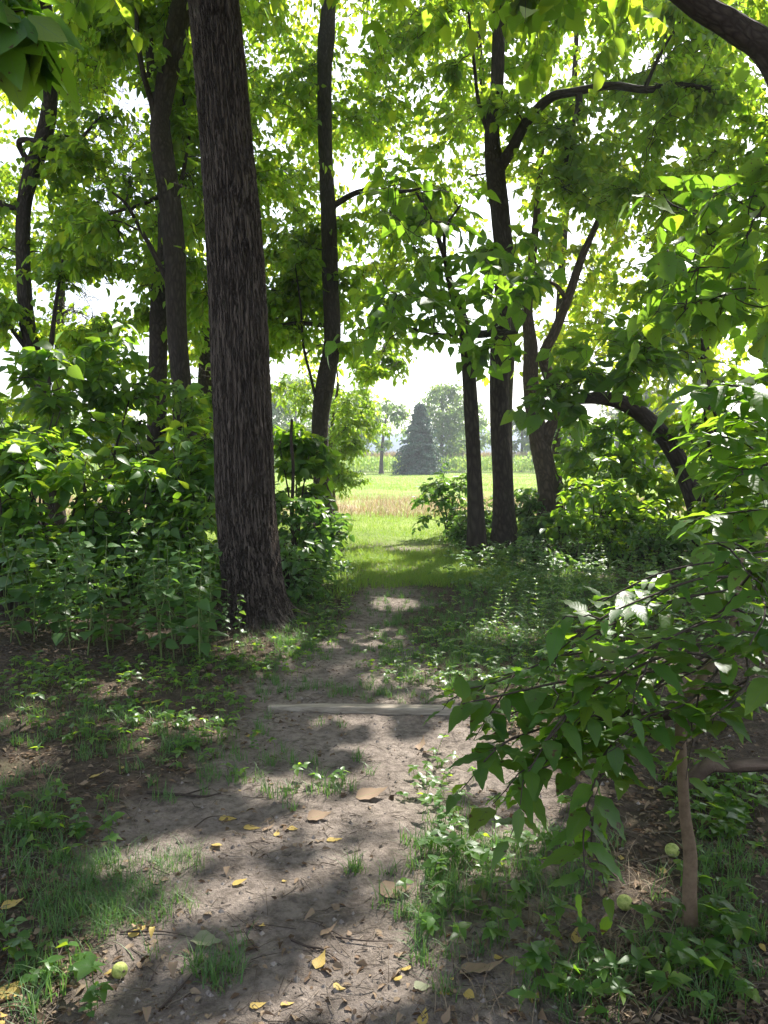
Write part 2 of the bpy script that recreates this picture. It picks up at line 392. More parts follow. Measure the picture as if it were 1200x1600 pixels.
SHAFT = [(1150, 680, 3.1, .65), (1110, 620, 3.0, .35), (1180, 780, 3.1, .45), (1020, 900, 2.75, .36), (960, 1010, 2.4, .22), (860, 1050, 2.4, .2), (1090, 960, 2.6, .32), (1100, 1130, 2.2, .12), (790, 1070, 2.3, .12), (270, 930, 7.0, .30), (130, 960, 6.6, .25), (330, 960, 6.8, .25), (20, 30, 2.9, .25),
         (200, 500, 10, .6), (100, 530, 9.3, .6), (230, 690, 8.7, .45), (60, 640, 8.2, .5), (300, 650, 9.2, .35), (480, 800, 10, .5), (440, 690, 11.4, .5), (700, 320, 10, .5), (620, 370, 10.5, .5), (800, 440, 10, .4), (1090, 300, 6, .4), (1030, 420, 6, .35), (900, 560, 9, .5), (1060, 560, 8, .5), (950, 700, 13.5, .7), (1050, 720, 13, .6)]
# sky gaps between the crowns (photo px ellipses, share of leaves dropped)
GAPS = [(190, 190, 70, 60, .8), (210, 130, 45, 45, .75), (190, 290, 60, 50, .8), (110, 470, 80, 38, .9), (175, 455, 50, 30, .9), (20, 240, 30, 30, .7), (205, 370, 30, 50, .7),
        (440, 618, 30, 34, 1), (550, 628, 52, 30, .9), (665, 632, 42, 32, .9), (712, 235, 30, 18, .6), (655, 280, 32, 18, .6), (815, 590, 20, 40, .9),
        (1010, 90, 30, 22, .7), (1060, 240, 26, 18, .7), (560, 20, 30, 60, .6), (1000, 390, 30, 45, .7), (935, 560, 30, 20, .8),
        (480, 400, 25, 20, .5), (1160, 330, 60, 30, .5), (1050, 600, 60, 20, .6), (380, 80, 30, 50, .5), (520, 100, 18, 40, .5),
        (620, 700, 100, 60, 1), (600, 790, 110, 70, 1), (880, 420, 40, 20, .5)]
def canopy_filter(gaps=True, patches=True, seed=0):
    rr = np.random.default_rng(seed+77)
    def f(p, c=None):
        keep = np.ones(len(p), bool)
        if c is None: c = p
        if gaps:
            x, y, z = proj(p)
            for (cx, cy, rx, ry, pr) in GAPS:
                d = ((x-cx)/rx)**2 + ((y-cy)/ry)**2
                keep &= ~((d < 1+.5*(rr.random(len(p))-.5)) & (rr.random(len(p)) < pr) & (z > 0))
        if patches:
            gx = c[:, 0] - SUN[0]/SUN[2]*c[:, 2]; gy = c[:, 1] - SUN[1]/SUN[2]*c[:, 2]
            for (cx, cy_, rx, ry, zm) in PATCH_W:
                d = ((gx-cx)/rx)**2 + ((gy-cy_)/ry)**2
                keep &= ~((d < 1) & (c[:, 2] > zm) & (rr.random(len(p)) < .96))
        return keep
    return f
def twigs(starts, dirs, lens, rad=.006, droop=.25, sides=3, k=5, wig=.06, rng=R):
    n = len(starts); u = np.linspace(0, 1, k)[None, :, None]
    C = starts[:, None] + dirs[:, None]*lens[:, None, None]*u - UP*(droop*lens[:, None, None]*u**2)
    C[:, 1:] += rng.normal(0, 1, (n, k-1, 3))*wig*lens[:, None, None]
    Rd = rad*np.linspace(1, .35, k)[None]*np.ones((n, 1))
    return C, Rd
def leaves_on(C, per, size, lv, hang=(.1, 1.2), start=.15, jit=.25, flat=0.0, rng=R, spread=.9):
    """leaves alternate along each centre line C (n,k,3)"""
    n, k, _ = C.shape
    u = (np.linspace(start, 1, per)[None] + rng.uniform(-.04, .04, (n, per))).clip(0, 1)
    f = u*(k-1); i = np.minimum(f.astype(int), k-2); fr = (f-i)[..., None]
    ar = np.arange(n)[:, None]
    p = C[ar, i]*(1-fr) + C[ar, i+1]*fr; t = nrm(C[ar, i+1]-C[ar, i])
    side = nrm(np.cross(t, UP + rng.normal(0, .15, t.shape)))
    sg = np.where(np.arange(per) % 2 == 0, 1, -1)[None, :, None]
    hg = rng.uniform(hang[0], hang[1], (n, per, 1))
    d = nrm(t*.45 + side*sg*spread*(1-.8*(u[..., None] > .97)) - UP*hg + rng.normal(0, jit, t.shape))
    nr = UP*(1+flat) + t*.35*(1-flat) + rng.normal(0, .45*(1-flat)+.08, t.shape)
    sz = size*rng.uniform(.5, 1.25, (n, per))**.9
    p = p + d*(sz[..., None]*.10)
    lv.add(p.reshape(-1, 3), d.reshape(-1, 3), nr.reshape(-1, 3), sz.reshape(-1))
def randdir(n, rng=R, zs=.6):
    v = rng.normal(0, 1, (n, 3)); v[:, 2] *= zs; return nrm(v)
def grow(skel, clumps, geo, lv, leaf=.18, pf=None, tw=9, per=9, rng=R, base_r=.02, hang=(.1, 1.2), maxr=.07, tdroop=.25, start=.15):
    """skel: list of (point, radius). clumps: list of (centre, r). Branches are led to each clump from the nearest wood."""
    pts = np.array([q[0] for q in skel]); rads = np.array([q[1] for q in skel])
    cl = sorted(clumps, key=lambda c: np.min(np.linalg.norm(pts-c[0], axis=1)))
    bC, bR, tS, tD, tL = [], [], [], [], []
    for c, r in cl:
        d = pts-c; dist = np.linalg.norm(d, axis=1) + .8*np.maximum(0, d[:, 2])
        j = np.argmin(dist); a = pts[j]; L = np.linalg.norm(c-a)
        if L > .05:
            n = 9; u = np.linspace(0, 1, n)[:, None]
            arch = UP*(.12*L)*np.sin(u*np.pi) + rng.normal(0, .05*L, (1, 3))*np.sin(u*np.pi) + rng.normal(0, .035*L, (1, 3))*np.sin(u*2*np.pi)
            C = a + (c-a)*u + arch; C[1:-1] += rng.normal(0, .012*L, (n-2, 3))
            r0 = min(rads[j]*.75, maxr, base_r*.5+.011*L); rr = np.linspace(max(r0, .006), .005, n)
            bC.append(C); bR.append(rr)
            pts = np.vstack([pts, C[3:]]); rads = np.concatenate([rads, rr[3:]])
            ax = nrm(c-a)
        else: C = np.array([c]*9); ax = np.array([0, 0, 1.])
        m = max(2, int(tw*rng.uniform(.75, 1.25)))
        s = C[rng.integers(5, 9, m)] + rng.normal(0, .04*r, (m, 3))
        dd = nrm(randdir(m, rng) + ax*.45 + UP*.1)
        tS.append(s); tD.append(dd); tL.append(r*rng.uniform(.6, 1.15, m))
    if bC:
        V, Q, B = tubes(np.array(bC), np.array(bR), 6); geo.add(V, Q, B)
    C, Rd = twigs(np.vstack(tS), np.vstack(tD), np.concatenate(tL), droop=tdroop, rng=rng)
    if pf is not None:
        k = pf(C[:, 2]) & pf(C[:, 4]); C, Rd = C[k], Rd[k]
    leaves_on(C, per, leaf, lv, hang=hang, rng=rng, start=start)
    V, Q, B = tubes(C, Rd, 3); geo.add(V, Q, B)
def skel_of(path, rad, n=40, frm=0.0):
    C = catmull(path, n); r = np.interp(np.linspace(0, 1, n), np.linspace(0, 1, len(rad)), rad)
    k = int(n*frm); return list(zip(C[k:], r[k:]))
def box_clumps(n, x0, x1, y0, y1, Y0, Y1, r, rng):
    out = []
    for _ in range(n):
        out.append((P(rng.uniform(x0, x1), rng.uniform(y0, y1), rng.uniform(Y0, Y1)), r*rng.uniform(.75, 1.25)))
    return out
def wbox_clumps(n, lo, hi, r, rng):
    return [(rng.uniform(lo, hi), r*rng.uniform(.8, 1.2)) for _ in range(n)]
def px_path(l, Y=None):
    return [P(q[0], q[1], q[2] if len(q) > 2 else Y) for q in l]
def make_tree(label, path, rad, clumps, bark=None, leafm=None, limbs=(), leaf=.17, tw=14, per=14, seed=1, group=None, cat='tree', name='tree',
              sides=28, flare=.35, step=.05, tm=None, skel_from=.35, filt=True, bumpy=.07, gaps=True, hang=(.1, 1.2), trunkname='trunk', bark_extra=None):
    rng = np.random.default_rng(seed)
    path = [np.array(p, float) for p in path]
    b0 = path[0].copy(); b0[2] = gz(b0[0], b0[1])
    o = empty(name, b0, label, cat, group)
    path[0] = b0 - np.array([0, 0, .06])
    V, Fs, B = trunk_geo(path, rad, sides, step, bumpy, flare, seed)
    tk = Geo(); tk.add(V, Fs, B)
    skel = skel_of(path, rad, 50, skel_from)
    wood = Geo(); lv = Leaves()
    for lp, lr in limbs:
        V, Fs, B = trunk_geo(lp, lr, 12, .05, .08, 0, seed+3); tk.add(V, Fs, B)
        skel += skel_of(lp, lr, 24, .15)
        if clumps and seed != 12:
            Ct = catmull(lp, 20); clumps = clumps + [(Ct[q]+rng.normal(0, .22, 3)+np.array([0, .25, 0]), .55) for q in (11, 15, 19, 19)]
    if clumps:
        grow(skel, clumps, wood, lv, leaf, tw=tw, per=per, rng=rng, hang=hang, pf=canopy_filter(False, True, seed) if filt else None)
    tk.build(trunkname, bark or BARK, o)
    if clumps:
        wood.build('branches', TWIG, o)
        lv.build('crown', leafm or L_CAN, o, tm or T_S, canopy_filter(gaps, True, seed) if filt else None)
    return o
PATCH_W = patch_world()
# ================================================================== GROUND
def axis(dense0, dense1, step, lo, hi, g):
    a = list(np.arange(dense0, dense1, step)); s = step
    while a[-1] < hi: s *= g; a.append(a[-1]+s)
    b_ = [a[0]]; s = step
    while b_[-1] > lo: s *= g; b_.append(b_[-1]-s)
    return np.array(b_[::-1][:-1] + a)
gx_ = axis(-2.4, 2.6, .02, -330, 330, 1.045); gy_ = axis(1.7, 7.5, .022, -60, 380, 1.03)
X, Y = np.meshgrid(gx_, gy_)
pm = path_mask(X, Y)
Z = gz(X, Y)
near = np.exp(-((X/5)**2)) * (1-sst(9, 16, Y))
clod = fbm(X*7, Y*7, 0, 4, 21)-.5
fine = fbm(X*24, Y*24, 0, 3, 33)-.5
Z = Z + near*(clod*(.022*pm + .05*(1-pm)) + fine*(.010*pm + .024*(1-pm)))
# shallow footprints and tyre scuffs on the path
Z = Z - near*pm*.012*sst(.55, .75, fbm(X*3.1, Y*2.2, 0, 3, 51))
lawn = sst(13.2, 15.0, Y + (fbm(X*.9, Y*.9, 0, 3, 8)-.5)*2.2)
dry = sst(20.5, 22.5, Y + (fbm(X*.5, Y*.5, 0, 3, 9)-.5)*3)*(1-sst(25, 33, Y + (fbm(X*.3, Y*.2, 0, 3, 10)-.5)*10))
ny, nx = X.shape; i = np.arange(ny*nx).reshape(ny, nx)
Q = np.stack([i[:-1, :-1], i[:-1, 1:], i[1:, 1:], i[1:, :-1]], -1).reshape(-1, 4)
m, n, out = newmat('forest_soil'); b = NB(n)
tc = b('ShaderNodeTexCoord'); co = tc.outputs['Object']
A = lambda nm: b('ShaderNodeAttribute', attribute_name=nm).outputs['Fac']
n1 = b('ShaderNodeTexNoise', {'Vector': co, 'Scale': 2.2, 'Detail': 8.0, 'Roughness': .65})
n2 = b('ShaderNodeTexNoise', {'Vector': co, 'Scale': 19.0, 'Detail': 8.0, 'Roughness': .75})
n3 = b('ShaderNodeTexNoise', {'Vector': co, 'Scale': 110.0, 'Detail': 5.0, 'Roughness': .8})
v1 = b('ShaderNodeTexVoronoi', {'Vector': co, 'Scale': 95.0, 'Randomness': 1.0})
dirt = b.mix(b.ramp(n1.outputs[0], [(.3, 0), (.7, 1)]), (.205, .168, .142), (.325, .272, .232))
dirt = b.mix(b.ramp(n2.outputs[0], [(.38, .75), (.56, 0)]), dirt, (.085, .068, .056))
dirt = b.mix(b.ramp(n2.outputs[0], [(.58, 0), (.74, .5)]), dirt, (.38, .33, .295))
peb = b.ramp(v1.outputs[0], [(.12, 1), (.2, 0)])
dirt = b.mix(b.math('MULTIPLY', peb, b.ramp(n3.outputs[0], [(.5, 0), (.7, .6)])), dirt, (.3, .25, .2))
lit = b.mix(b.ramp(n2.outputs[0], [(.35, 0), (.65, 1)]), (.035, .027, .021), (.13, .098, .072))
lit = b.mix(b.ramp(n1.outputs[0], [(.5, 0), (.7, .5)]), lit, (.09, .085, .045))
soil = b.mix(A('path'), lit, dirt)
nl = b('ShaderNodeTexNoise', {'Vector': co, 'Scale': .35, 'Detail': 9.0, 'Roughness': .75})
grs = b.mix(b.ramp(nl.outputs[0], [(.35, 0), (.65, 1)]), (.12, .19, .035), (.24, .29, .075))
drc = b.mix(b.ramp(nl.outputs[0], [(.4, 0), (.62, 1)]), (.34, .27, .18), (.22, .28, .09))
base = b.mix(A('lawn'), soil, b.mix(A('dry'), grs, drc))
n4 = b('ShaderNodeTexNoise', {'Vector': co, 'Scale': 48.0, 'Detail': 4.0, 'Roughness': .7})
hgt = b.math('ADD', b.math('MULTIPLY', n2.outputs[0], 1.0), b.math('ADD', b.math('MULTIPLY', n3.outputs[0], .45), b.math('MULTIPLY', n4.outputs[0], .8)))
hgt = b.math('ADD', hgt, b.math('MULTIPLY', peb, .15))
bp = b('ShaderNodeBump', {'Strength': .9, 'Distance': .03, 'Height': hgt})
pr = b('ShaderNodeBsdfPrincipled', {'Base Color': base, 'Roughness': .95, 'Specular IOR Level': .15, 'Normal': bp.outputs[0]})
n.links.new(pr.outputs[0], out.inputs[0])
g = mesh('ground', np.stack([X, Y, Z], -1).reshape(-1, 3), Q, m, None, True, attr={'path': pm.ravel(), 'lawn': lawn.ravel(), 'dry': dry.ravel()})
tag(g, 'bare grey brown dirt path running from the woods into a mown field', None, None, 'structure')
GZX, GZY, GZZ = gx_, gy_, Z
def gsurf(x, y):
    """height of the ground sheet itself"""
    x = np.asarray(x, float); y = np.asarray(y, float)
    a = np.clip(np.searchsorted(GZX, x)-1, 0, len(GZX)-2); c = np.clip(np.searchsorted(GZY, y)-1, 0, len(GZY)-2)
    fx = (x-GZX[a])/(GZX[a+1]-GZX[a]); fy = (y-GZY[c])/(GZY[c+1]-GZY[c])
    return (GZZ[c, a]*(1-fx)+GZZ[c, a+1]*fx)*(1-fy) + (GZZ[c+1, a]*(1-fx)+GZZ[c+1, a+1]*fx)*fy

# ================================================================== TREES OF THE WOOD
def wr(ws, Y): return [w_/2/F*Y for w_ in ws]
rg = np.random.default_rng(5)
# --- the large furrowed trunk
Yb = 7.5
bp_ = px_path([(402, 972), (394, 900), (385, 800), (377, 600), (368, 400), (352, 200), (334, 0), (318, -160), (305, -420), (300, -800)], Yb)
cl = wbox_clumps(90, np.array([-6.0, 3.8, 7.6]), np.array([3.6, 11.5, 12.5]), 1.25, rg)
make_tree('massive straight trunk with deeply furrowed dark bark, left of the path', bp_, wr([106, 96, 93, 91, 88, 79, 76, 68, 52, 26], Yb), cl,
          bark=BARK_BIG, seed=4, sides=150, step=.0125, flare=.5, leaf=.28, tw=16, per=10, skel_from=.78, bumpy=.035, cat='tree')
# --- T6 left of the opening
p6 = px_path([(508, 850), (503, 745), (500, 660), (510, 590), (519, 530), (516, 430), (513, 330), (508, 230), (507, 120), (510, 60), (514, 0), (520, -120), (524, -280)], 16)
c6 = box_clumps(95, 385, 660, -260, 540, 15.7, 20, 1.0, rg) + box_clumps(40, 400, 640, 420, 585, 15.8, 19, .6, rg) + box_clumps(14, 400, 500, 330, 480, 16, 19, .7, rg) + box_clumps(10, 540, 720, 530, 590, 16, 19, .5, rg)
make_tree('slender dark trunk with a double bend, left edge of the bright field opening', p6, wr([34, 27, 27, 29, 26, 25, 23, 22, 22, 26, 20, 16, 9], 16), c6, seed=6, skel_from=.4,
          limbs=[(px_path([(515, 325, 16), (560, 300, 16), (600, 300, 15.6), (640, 298, 15.2), (670, 290, 14.8)]), [.07, .055, .045, .03, .012]),
                 (px_path([(518, 510, 16), (470, 505, 16.2), (430, 508, 16.4), (405, 500, 16.6)]), [.05, .045, .04, .02]),
                 (px_path([(497, 640, 16), (486, 590, 15.8), (474, 540, 15.8), (470, 480, 15.8), (462, 420, 15.6)]), [.035, .03, .025, .02, .012])])
# --- T8 the forked tree
p8 = px_path([(788, 868), (786, 760), (780, 640), (782, 520), (789, 430), (781, 330), (773, 262), (769, 205), (777, 120), (780, 0), (784, -120), (786, -280)], 13.5)
c8 = box_clumps(135, 630, 1150, -260, 340, 13.4, 18, 1.0, rg) + box_clumps(14, 790, 1130, 130, 330, 12.4, 15.5, .75, rg) + box_clumps(10, 560, 760, -260, -60, 10, 13, 1.1, rg)
make_tree('dark upright trunk forking into a long arching limb, right of the path', p8, wr([38, 32, 29, 30, 30, 28, 30, 22, 20, 18, 14, 8], 13.5), c8, seed=8, skel_from=.5, flare=.3,
          limbs=[(px_path([(780, 262, 13.5), (800, 232, 13.4), (825, 188, 13.3), (860, 153, 13.2), (900, 143, 13.1), (955, 134, 13), (1010, 140, 12.8), (1060, 133, 12.6), (1110, 138, 12.4)]), wr([20, 17, 15, 14, 12, 11, 10, 8, 4], 13.4)),
                 (px_path([(905, 146, 13.1), (903, 175, 13), (888, 215, 13), (885, 250, 12.9), (878, 285, 12.9)]), wr([11, 11, 9, 6, 3], 13)),
                 (px_path([(1008, 138, 12.8), (1022, 105, 12.8), (1040, 70, 12.8), (1065, 30, 12.8)]), wr([7, 5, 4, 3], 13)),
                 (px_path([(765, 215, 13.5), (748, 160, 13.4), (740, 90, 13.3), (732, 20, 13.2)]), wr([8, 6, 5, 4], 13))])
# --- T7 the nearer small tree with broad leaves
p7 = px_path([(746, 862), (741, 740), (736, 640), (729, 540), (722, 500), (706, 455), (694, 400), (672, 340), (650, 300)], 12.6)
c7 = (box_clumps(14, 570, 720, 290, 470, 9.5, 12.4, .62, rg) + box_clumps(11, 690, 850, 300, 520, 10, 12.3, .55, rg) + box_clumps(6, 545, 700, 450, 560, 10.5, 12.5, .5, rg)
      + box_clumps(5, 760, 850, 380, 520, 9, 11.5, .5, rg))
make_tree('small broad-leaved tree with thin dark trunk, just left of the forked trunk', p7, wr([26, 22, 22, 21, 20, 11, 8, 6, 4], 12.6), c7, seed=7, leafm=L_BIG, leaf=.27, tw=4, per=7, tm=T_M,
          skel_from=.5, hang=(.0, .8), limbs=[(px_path([(722, 512, 12.6), (745, 522, 12.2), (775, 520, 11.8), (808, 519, 11.2)]), wr([16, 13, 11, 5], 12)),
                                           (px_path([(724, 515, 12.6), (700, 524, 12.3), (676, 521, 11.9), (640, 512, 11.5)]), wr([9, 8, 6, 3], 12)),
                                           (px_path([(706, 455, 12.6), (697, 420, 12.3), (696, 360, 12), (720, 320, 11.8)]), wr([9, 7, 5, 3], 12))])
# --- T9 twisted pale trunk
p9 = px_path([(862, 858), (857, 760), (845, 700), (834, 640), (829, 590), (829, 540), (824, 480), (832, 400), (842, 300), (850, 200)], 15)
c9 = box_clumps(92, 790, 1100, 270, 610, 15, 19, .8, rg)
make_tree('twisted pale brown trunk that splits low into two stems, right side', p9, wr([44, 34, 31, 26, 24, 22, 16, 13, 9, 5], 15), c9, bark=BARK_P, seed=9, skel_from=.5, leafm=L_BACK,
          limbs=[(px_path([(848, 705, 15), (858, 672, 14.9), (872, 640, 14.9), (858, 590, 14.9), (850, 555, 15), (866, 520, 15), (886, 470, 15), (908, 405, 15), (932, 350, 15), (948, 300, 15)]), wr([22, 20, 19, 18, 17, 16, 14, 12, 9, 5], 15)),
                 (px_path([(886, 470, 15), (868, 445, 14.8), (845, 440, 14.6)]), wr([8, 6, 3], 15))])
# --- T2 behind the big trunk
p2 = px_path([(296, 760), (290, 690), (283, 600), (276, 500), (273, 400), (264, 300), (252, 225), (252, 180), (263, 110), (281, 30), (294, -40), (300, -160), (296, -300)], 12)
c2 = box_clumps(58, 110, 440, -260, 330, 12, 15.5, .85, rg) + box_clumps(8, 180, 330, 330, 480, 12, 14, .5, rg)
make_tree('dark leaning trunk with a split scar, just left of the massive trunk', p2, wr([40, 36, 30, 30, 33, 33, 33, 27, 32, 34, 32, 24, 12], 12), c2, seed=2, skel_from=.45,
          limbs=[(px_path([(245, 190, 12), (234, 150, 11.9), (224, 115, 11.8), (215, 60, 11.8), (213, -10, 11.8)]), wr([12, 9, 8, 7, 5], 12)),
                 (px_path([(275, 315, 12), (288, 260, 12.2), (296, 200, 12.4), (285, 150, 12.6)]), wr([8, 6, 4, 3], 12)),
                 (px_path([(262, 440, 12), (240, 395, 11.8), (215, 350, 11.8), (198, 320, 11.6), (175, 300, 11.5)]), wr([9, 8, 6, 5, 3], 12)),
                 (px_path([(262, 300, 12), (220, 320, 12.2), (170, 335, 12.4), (120, 365, 12.6)]), wr([8, 6, 5, 2], 12))])
# --- T3, T4
p3 = px_path([(246, 745), (245, 670), (247, 560), (249, 460), (258, 380), (250, 250), (235, 100), (230, -100)], 14)
make_tree('second dark trunk close behind the leaning trunk with the scar', p3, wr([36, 30, 28, 26, 22, 16, 12, 6], 14), box_clumps(60, 90, 340, 60, 540, 14, 18, .85, rg) + box_clumps(20, -20, 330, 480, 640, 14.5, 18, .7, rg), seed=3)
p4 = px_path([(324, 800), (322, 700), (322, 600), (328, 500), (338, 380), (345, 200), (350, 0), (352, -160)], 17)
make_tree('short visible trunk half hidden at the left edge of the massive trunk', p4, wr([34, 28, 26, 24, 20, 16, 12, 6], 17), box_clumps(64, 250, 520, -150, 560, 16.5, 21, .95, rg), seed=14, leafm=L_BACK)
# --- T1 leftmost
p1 = px_path([(88, 825), (80, 740), (66, 640), (56, 570), (42, 500), (36, 400), (38, 320), (52, 262), (72, 200), (79, 140), (80, 60), (68, -20), (60, -150), (58, -300)], 14.5)
c1 = box_clumps(110, -160, 180, -260, 520, 13.8, 18.5, .95, rg)
make_tree('sinuous dark trunk with side branches, leftmost tree of the woods', p1, wr([34, 30, 28, 25, 23, 20, 21, 25, 24, 20, 18, 16, 12, 6], 14.5), c1, seed=1, skel_from=.35,
          limbs=[(px_path([(48, 262, 14.5), (30, 222, 14.3), (60, 222, 14.1), (90, 236, 13.9), (120, 222, 13.8), (152, 188, 13.6)]), wr([10, 9, 9, 8, 6, 3], 14)),
                 (px_path([(36, 325, 14.5), (10, 322, 14.4), (-20, 305, 14.3), (-60, 290, 14.2)]), wr([10, 9, 8, 6], 14)),
                 (px_path([(75, 610, 14.5), (80, 540, 14.3), (88, 470, 14.2), (98, 405, 14.1)]), wr([9, 8, 6, 3], 14)),
                 (px_path([(60, 570, 14.5), (30, 530, 14.4), (0, 490, 14.3), (-30, 460, 14.2)]), wr([9, 7, 6, 4], 14))])
# --- T10 arched trunk
p10 = px_path([(1100, 880, 11.4), (1090, 800, 11.4), (1072, 745, 11.4), (1046, 695, 11.2), (1015, 658, 11), (975, 630, 10.8), (938, 622, 10.6), (908, 624, 10.3), (885, 630, 10.1)])
c10 = [(P(*q), .38) for q in [(872, 600, 9.9), (890, 640, 9.8), (905, 590, 10.2), (850, 620, 9.7), (925, 585, 10)]] + box_clumps(9, 850, 1110, 500, 590, 9.2, 11.2, .45, rg)
make_tree('bowed trunk arching left over the shrubs on the right', p10, wr([38, 30, 29, 28, 26, 24, 20, 14, 6], 11), c10, seed=10, leafm=L_BIG, leaf=.25, tw=7, per=7, tm=T_M, skel_from=.5, flare=.2, hang=(-.2, .5),
          limbs=[(px_path([(1105, 860, 11.3), (1098, 810, 11.2), (1120, 770, 11), (1105, 640, 10.8), (1098, 500, 10.6), (1085, 400, 10.4)]), wr([16, 15, 13, 12, 8, 4], 11))])
p11 = px_path([(1152, 800), (1138, 735), (1122, 680), (1104, 600), (1100, 500), (1090, 380)], 12.5)
make_tree('thin leaning trunk behind the bowed trunk at right', p11, wr([26, 20, 18, 16, 12, 6], 12.5), box_clumps(44, 980, 1260, -60, 560, 11, 16, .85, rg), seed=11, skel_from=.4)
# --- T12 big tree outside the right edge, its limb crosses the top corner
p12 = [np.array([5.2, 6.3, 0]), np.array([5.15, 6.3, 2.5]), np.array([4.9, 6.3, 5.2]), np.array([4.6, 6.4, 8]), np.array([4.4, 6.5, 11])]
c12 = wbox_clumps(80, np.array([1.2, 3.5, 7.2]), np.array([8.5, 12, 12.5]), 1.2, rg)
make_tree('thick rough limb of a large tree crossing the top right corner', p12, [.34, .3, .27, .2, .08], c12, seed=12, leaf=.27, tw=18, tm=T_W, bark=BARK, skel_from=.55,
          limbs=[([P(1290, 260, 6.3), P(1210, 95, 6.2), P(1150, 45, 6.1), P(1085, 5, 6.0), P(1010, -60, 6.0), P(940, -160, 6)], [.15, .115, .10, .085, .07, .04])])
# --- broad-leaved young tree at the right, large leaves close to the camera
p13 = [np.array([4.1, 6.1, 0]), np.array([3.9, 6.0, 1.6]), np.array([3.6, 5.9, 2.6]), np.array([3.3, 5.8, 3.4]), np.array([3.2, 5.7, 4.4])]
c13 = box_clumps(24, 1020, 1270, 255, 500, 5.2, 7.4, .40, rg)
make_tree('young broad-leaved tree hanging large dark leaves in from the right', p13, [.08, .07, .055, .04, .02], c13, seed=13, leafm=L_BIG, leaf=.22, tw=4, per=6, tm=T_F, skel_from=.3, flare=.1, hang=(0, .9))
# --- trees whose crowns close the roof of the wood, at the field edge
for (px, Yt, bx, sd, lab) in [(700, 19.5, (540, 830, -200, 560), 21, 'sunlit yellow-green tree at the field edge, seen between the opening and the forked trunk'),
                              (930, 20, (840, 1200, -200, 600), 22, 'sunlit yellow-green tree at the field edge behind the twisted pale trunk'),
                              (150, 20, (-100, 280, -200, 440), 23, 'sunlit tree at the field edge behind the leftmost sinuous trunk')]:
    x0 = {21: 795, 22: 872, 23: 92}[sd]
    pp = px_path([(x0, 800), (x0-2, 650), (x0+4, 450), (x0+(px-x0)*.3, 250), (x0+(px-x0)*.5, 50), (x0+(px-x0)*.6, -150)], Yt)
    make_tree(lab, pp, [.14, .12, .1, .09, .06, .03], box_clumps(78, *bx, Yt-2, Yt+3, 1.1, rg), seed=sd, leafm=L_BACK, leaf=.19, tw=9, per=9)
# --- neighbours outside the frame whose shade falls on the path
make_tree('tall tree left of the camera holding a spray of leaves into the top left corner', [np.array([-3.6, 4.6, 0]), np.array([-3.5, 4.6, 3]), np.array([-3.2, 4.7, 6]), np.array([-3, 4.8, 9.5])], [.2, .17, .13, .05],
          [(P(-10, 10, 2.9), .16), (P(25, -10, 3.0), .16), (P(10, 45, 3.0), .10), (P(-40, 60, 2.9), .16)] + wbox_clumps(24, np.array([-6.5, 2.5, 6.8]), np.array([-.5, 8, 11]), 1.2, rg), seed=31, leafm=L_BIG, leaf=.2, tm=T_M, tw=7, per=8, skel_from=.5)
make_tree('tree right of the camera roofing the path with leaves', [np.array([4.6, 1.5, 0]), np.array([4.5, 1.6, 4]), np.array([4.2, 2, 7]), np.array([4, 2.4, 10])], [.2, .17, .12, .05],
          wbox_clumps(52, np.array([-1, 1.5, 6.6]), np.array([6, 7, 11.5]), 1.25, rg), seed=32, leaf=.28, tw=18, tm=T_W, skel_from=.5)
# ================================================================== BACKGROUND
rb = np.random.default_rng(50)
# low blue ridge on the skyline
xs = np.linspace(-330, 330, 160); ys = np.linspace(290, 370, 9)
XX, YY = np.meshgrid(xs, ys)
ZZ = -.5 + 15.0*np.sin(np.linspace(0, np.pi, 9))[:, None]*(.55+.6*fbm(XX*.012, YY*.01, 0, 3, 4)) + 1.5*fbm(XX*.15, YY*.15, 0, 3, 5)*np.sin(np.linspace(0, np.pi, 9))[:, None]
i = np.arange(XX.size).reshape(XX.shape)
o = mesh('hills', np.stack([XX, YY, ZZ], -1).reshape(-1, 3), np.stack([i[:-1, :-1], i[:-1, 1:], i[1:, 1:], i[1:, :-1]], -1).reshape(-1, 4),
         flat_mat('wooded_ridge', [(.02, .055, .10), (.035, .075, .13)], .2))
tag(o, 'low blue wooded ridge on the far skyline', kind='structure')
def blades(name, pts, h, wdt, mat, label, lean=.5, rng=rb, tm=None, kind='stuff', hj=.4, seg=3):
    """grass: every blade a bent strip"""
    n = len(pts); az = rng.uniform(0, 2*np.pi, n); hh = h*rng.uniform(1-hj, 1+hj, n); le = rng.uniform(.1, 1, n)*lean
    D = np.stack([np.cos(az), np.sin(az), np.zeros(n)], 1); S = np.stack([-np.sin(az), np.cos(az), np.zeros(n)], 1)
    ww = wdt*rng.uniform(.6, 1.4, n); V = []; 
    for k in range(seg+1):
        t = k/seg
        c = pts + D*(hh*le*t**1.8)[:, None] + UP*(hh*(t - .45*le*t**2))[:, None]
        wk = ww*(1-t**1.5)
        if k < seg: V += [c-S*wk[:, None]/2, c+S*wk[:, None]/2]
        else: V += [c]
    V = np.stack(V, 1); m = V.shape[1]; base = (np.arange(n)*m)[:, None]
    Qs = [base + np.array([[2*k, 2*k+1, 2*k+3, 2*k+2]]) for k in range(seg-1)]
    T = base + np.array([[2*seg-2, 2*seg-1, 2*seg]])
    o = mesh(name, V.reshape(-1, 3), [np.vstack(Qs), T], mat, None)
    return tag(o, label, kind=kind)
def scatter(n, x0, x1, y0, y1, rng=rb, dens=None):
    x = rng.uniform(x0, x1, n); y = rng.uniform(y0, y1, n)
    if dens is not None:
        k = rng.random(n) < dens(x, y); x, y = x[k], y[k]
    return np.stack([x, y, gsurf(x, y)], 1)
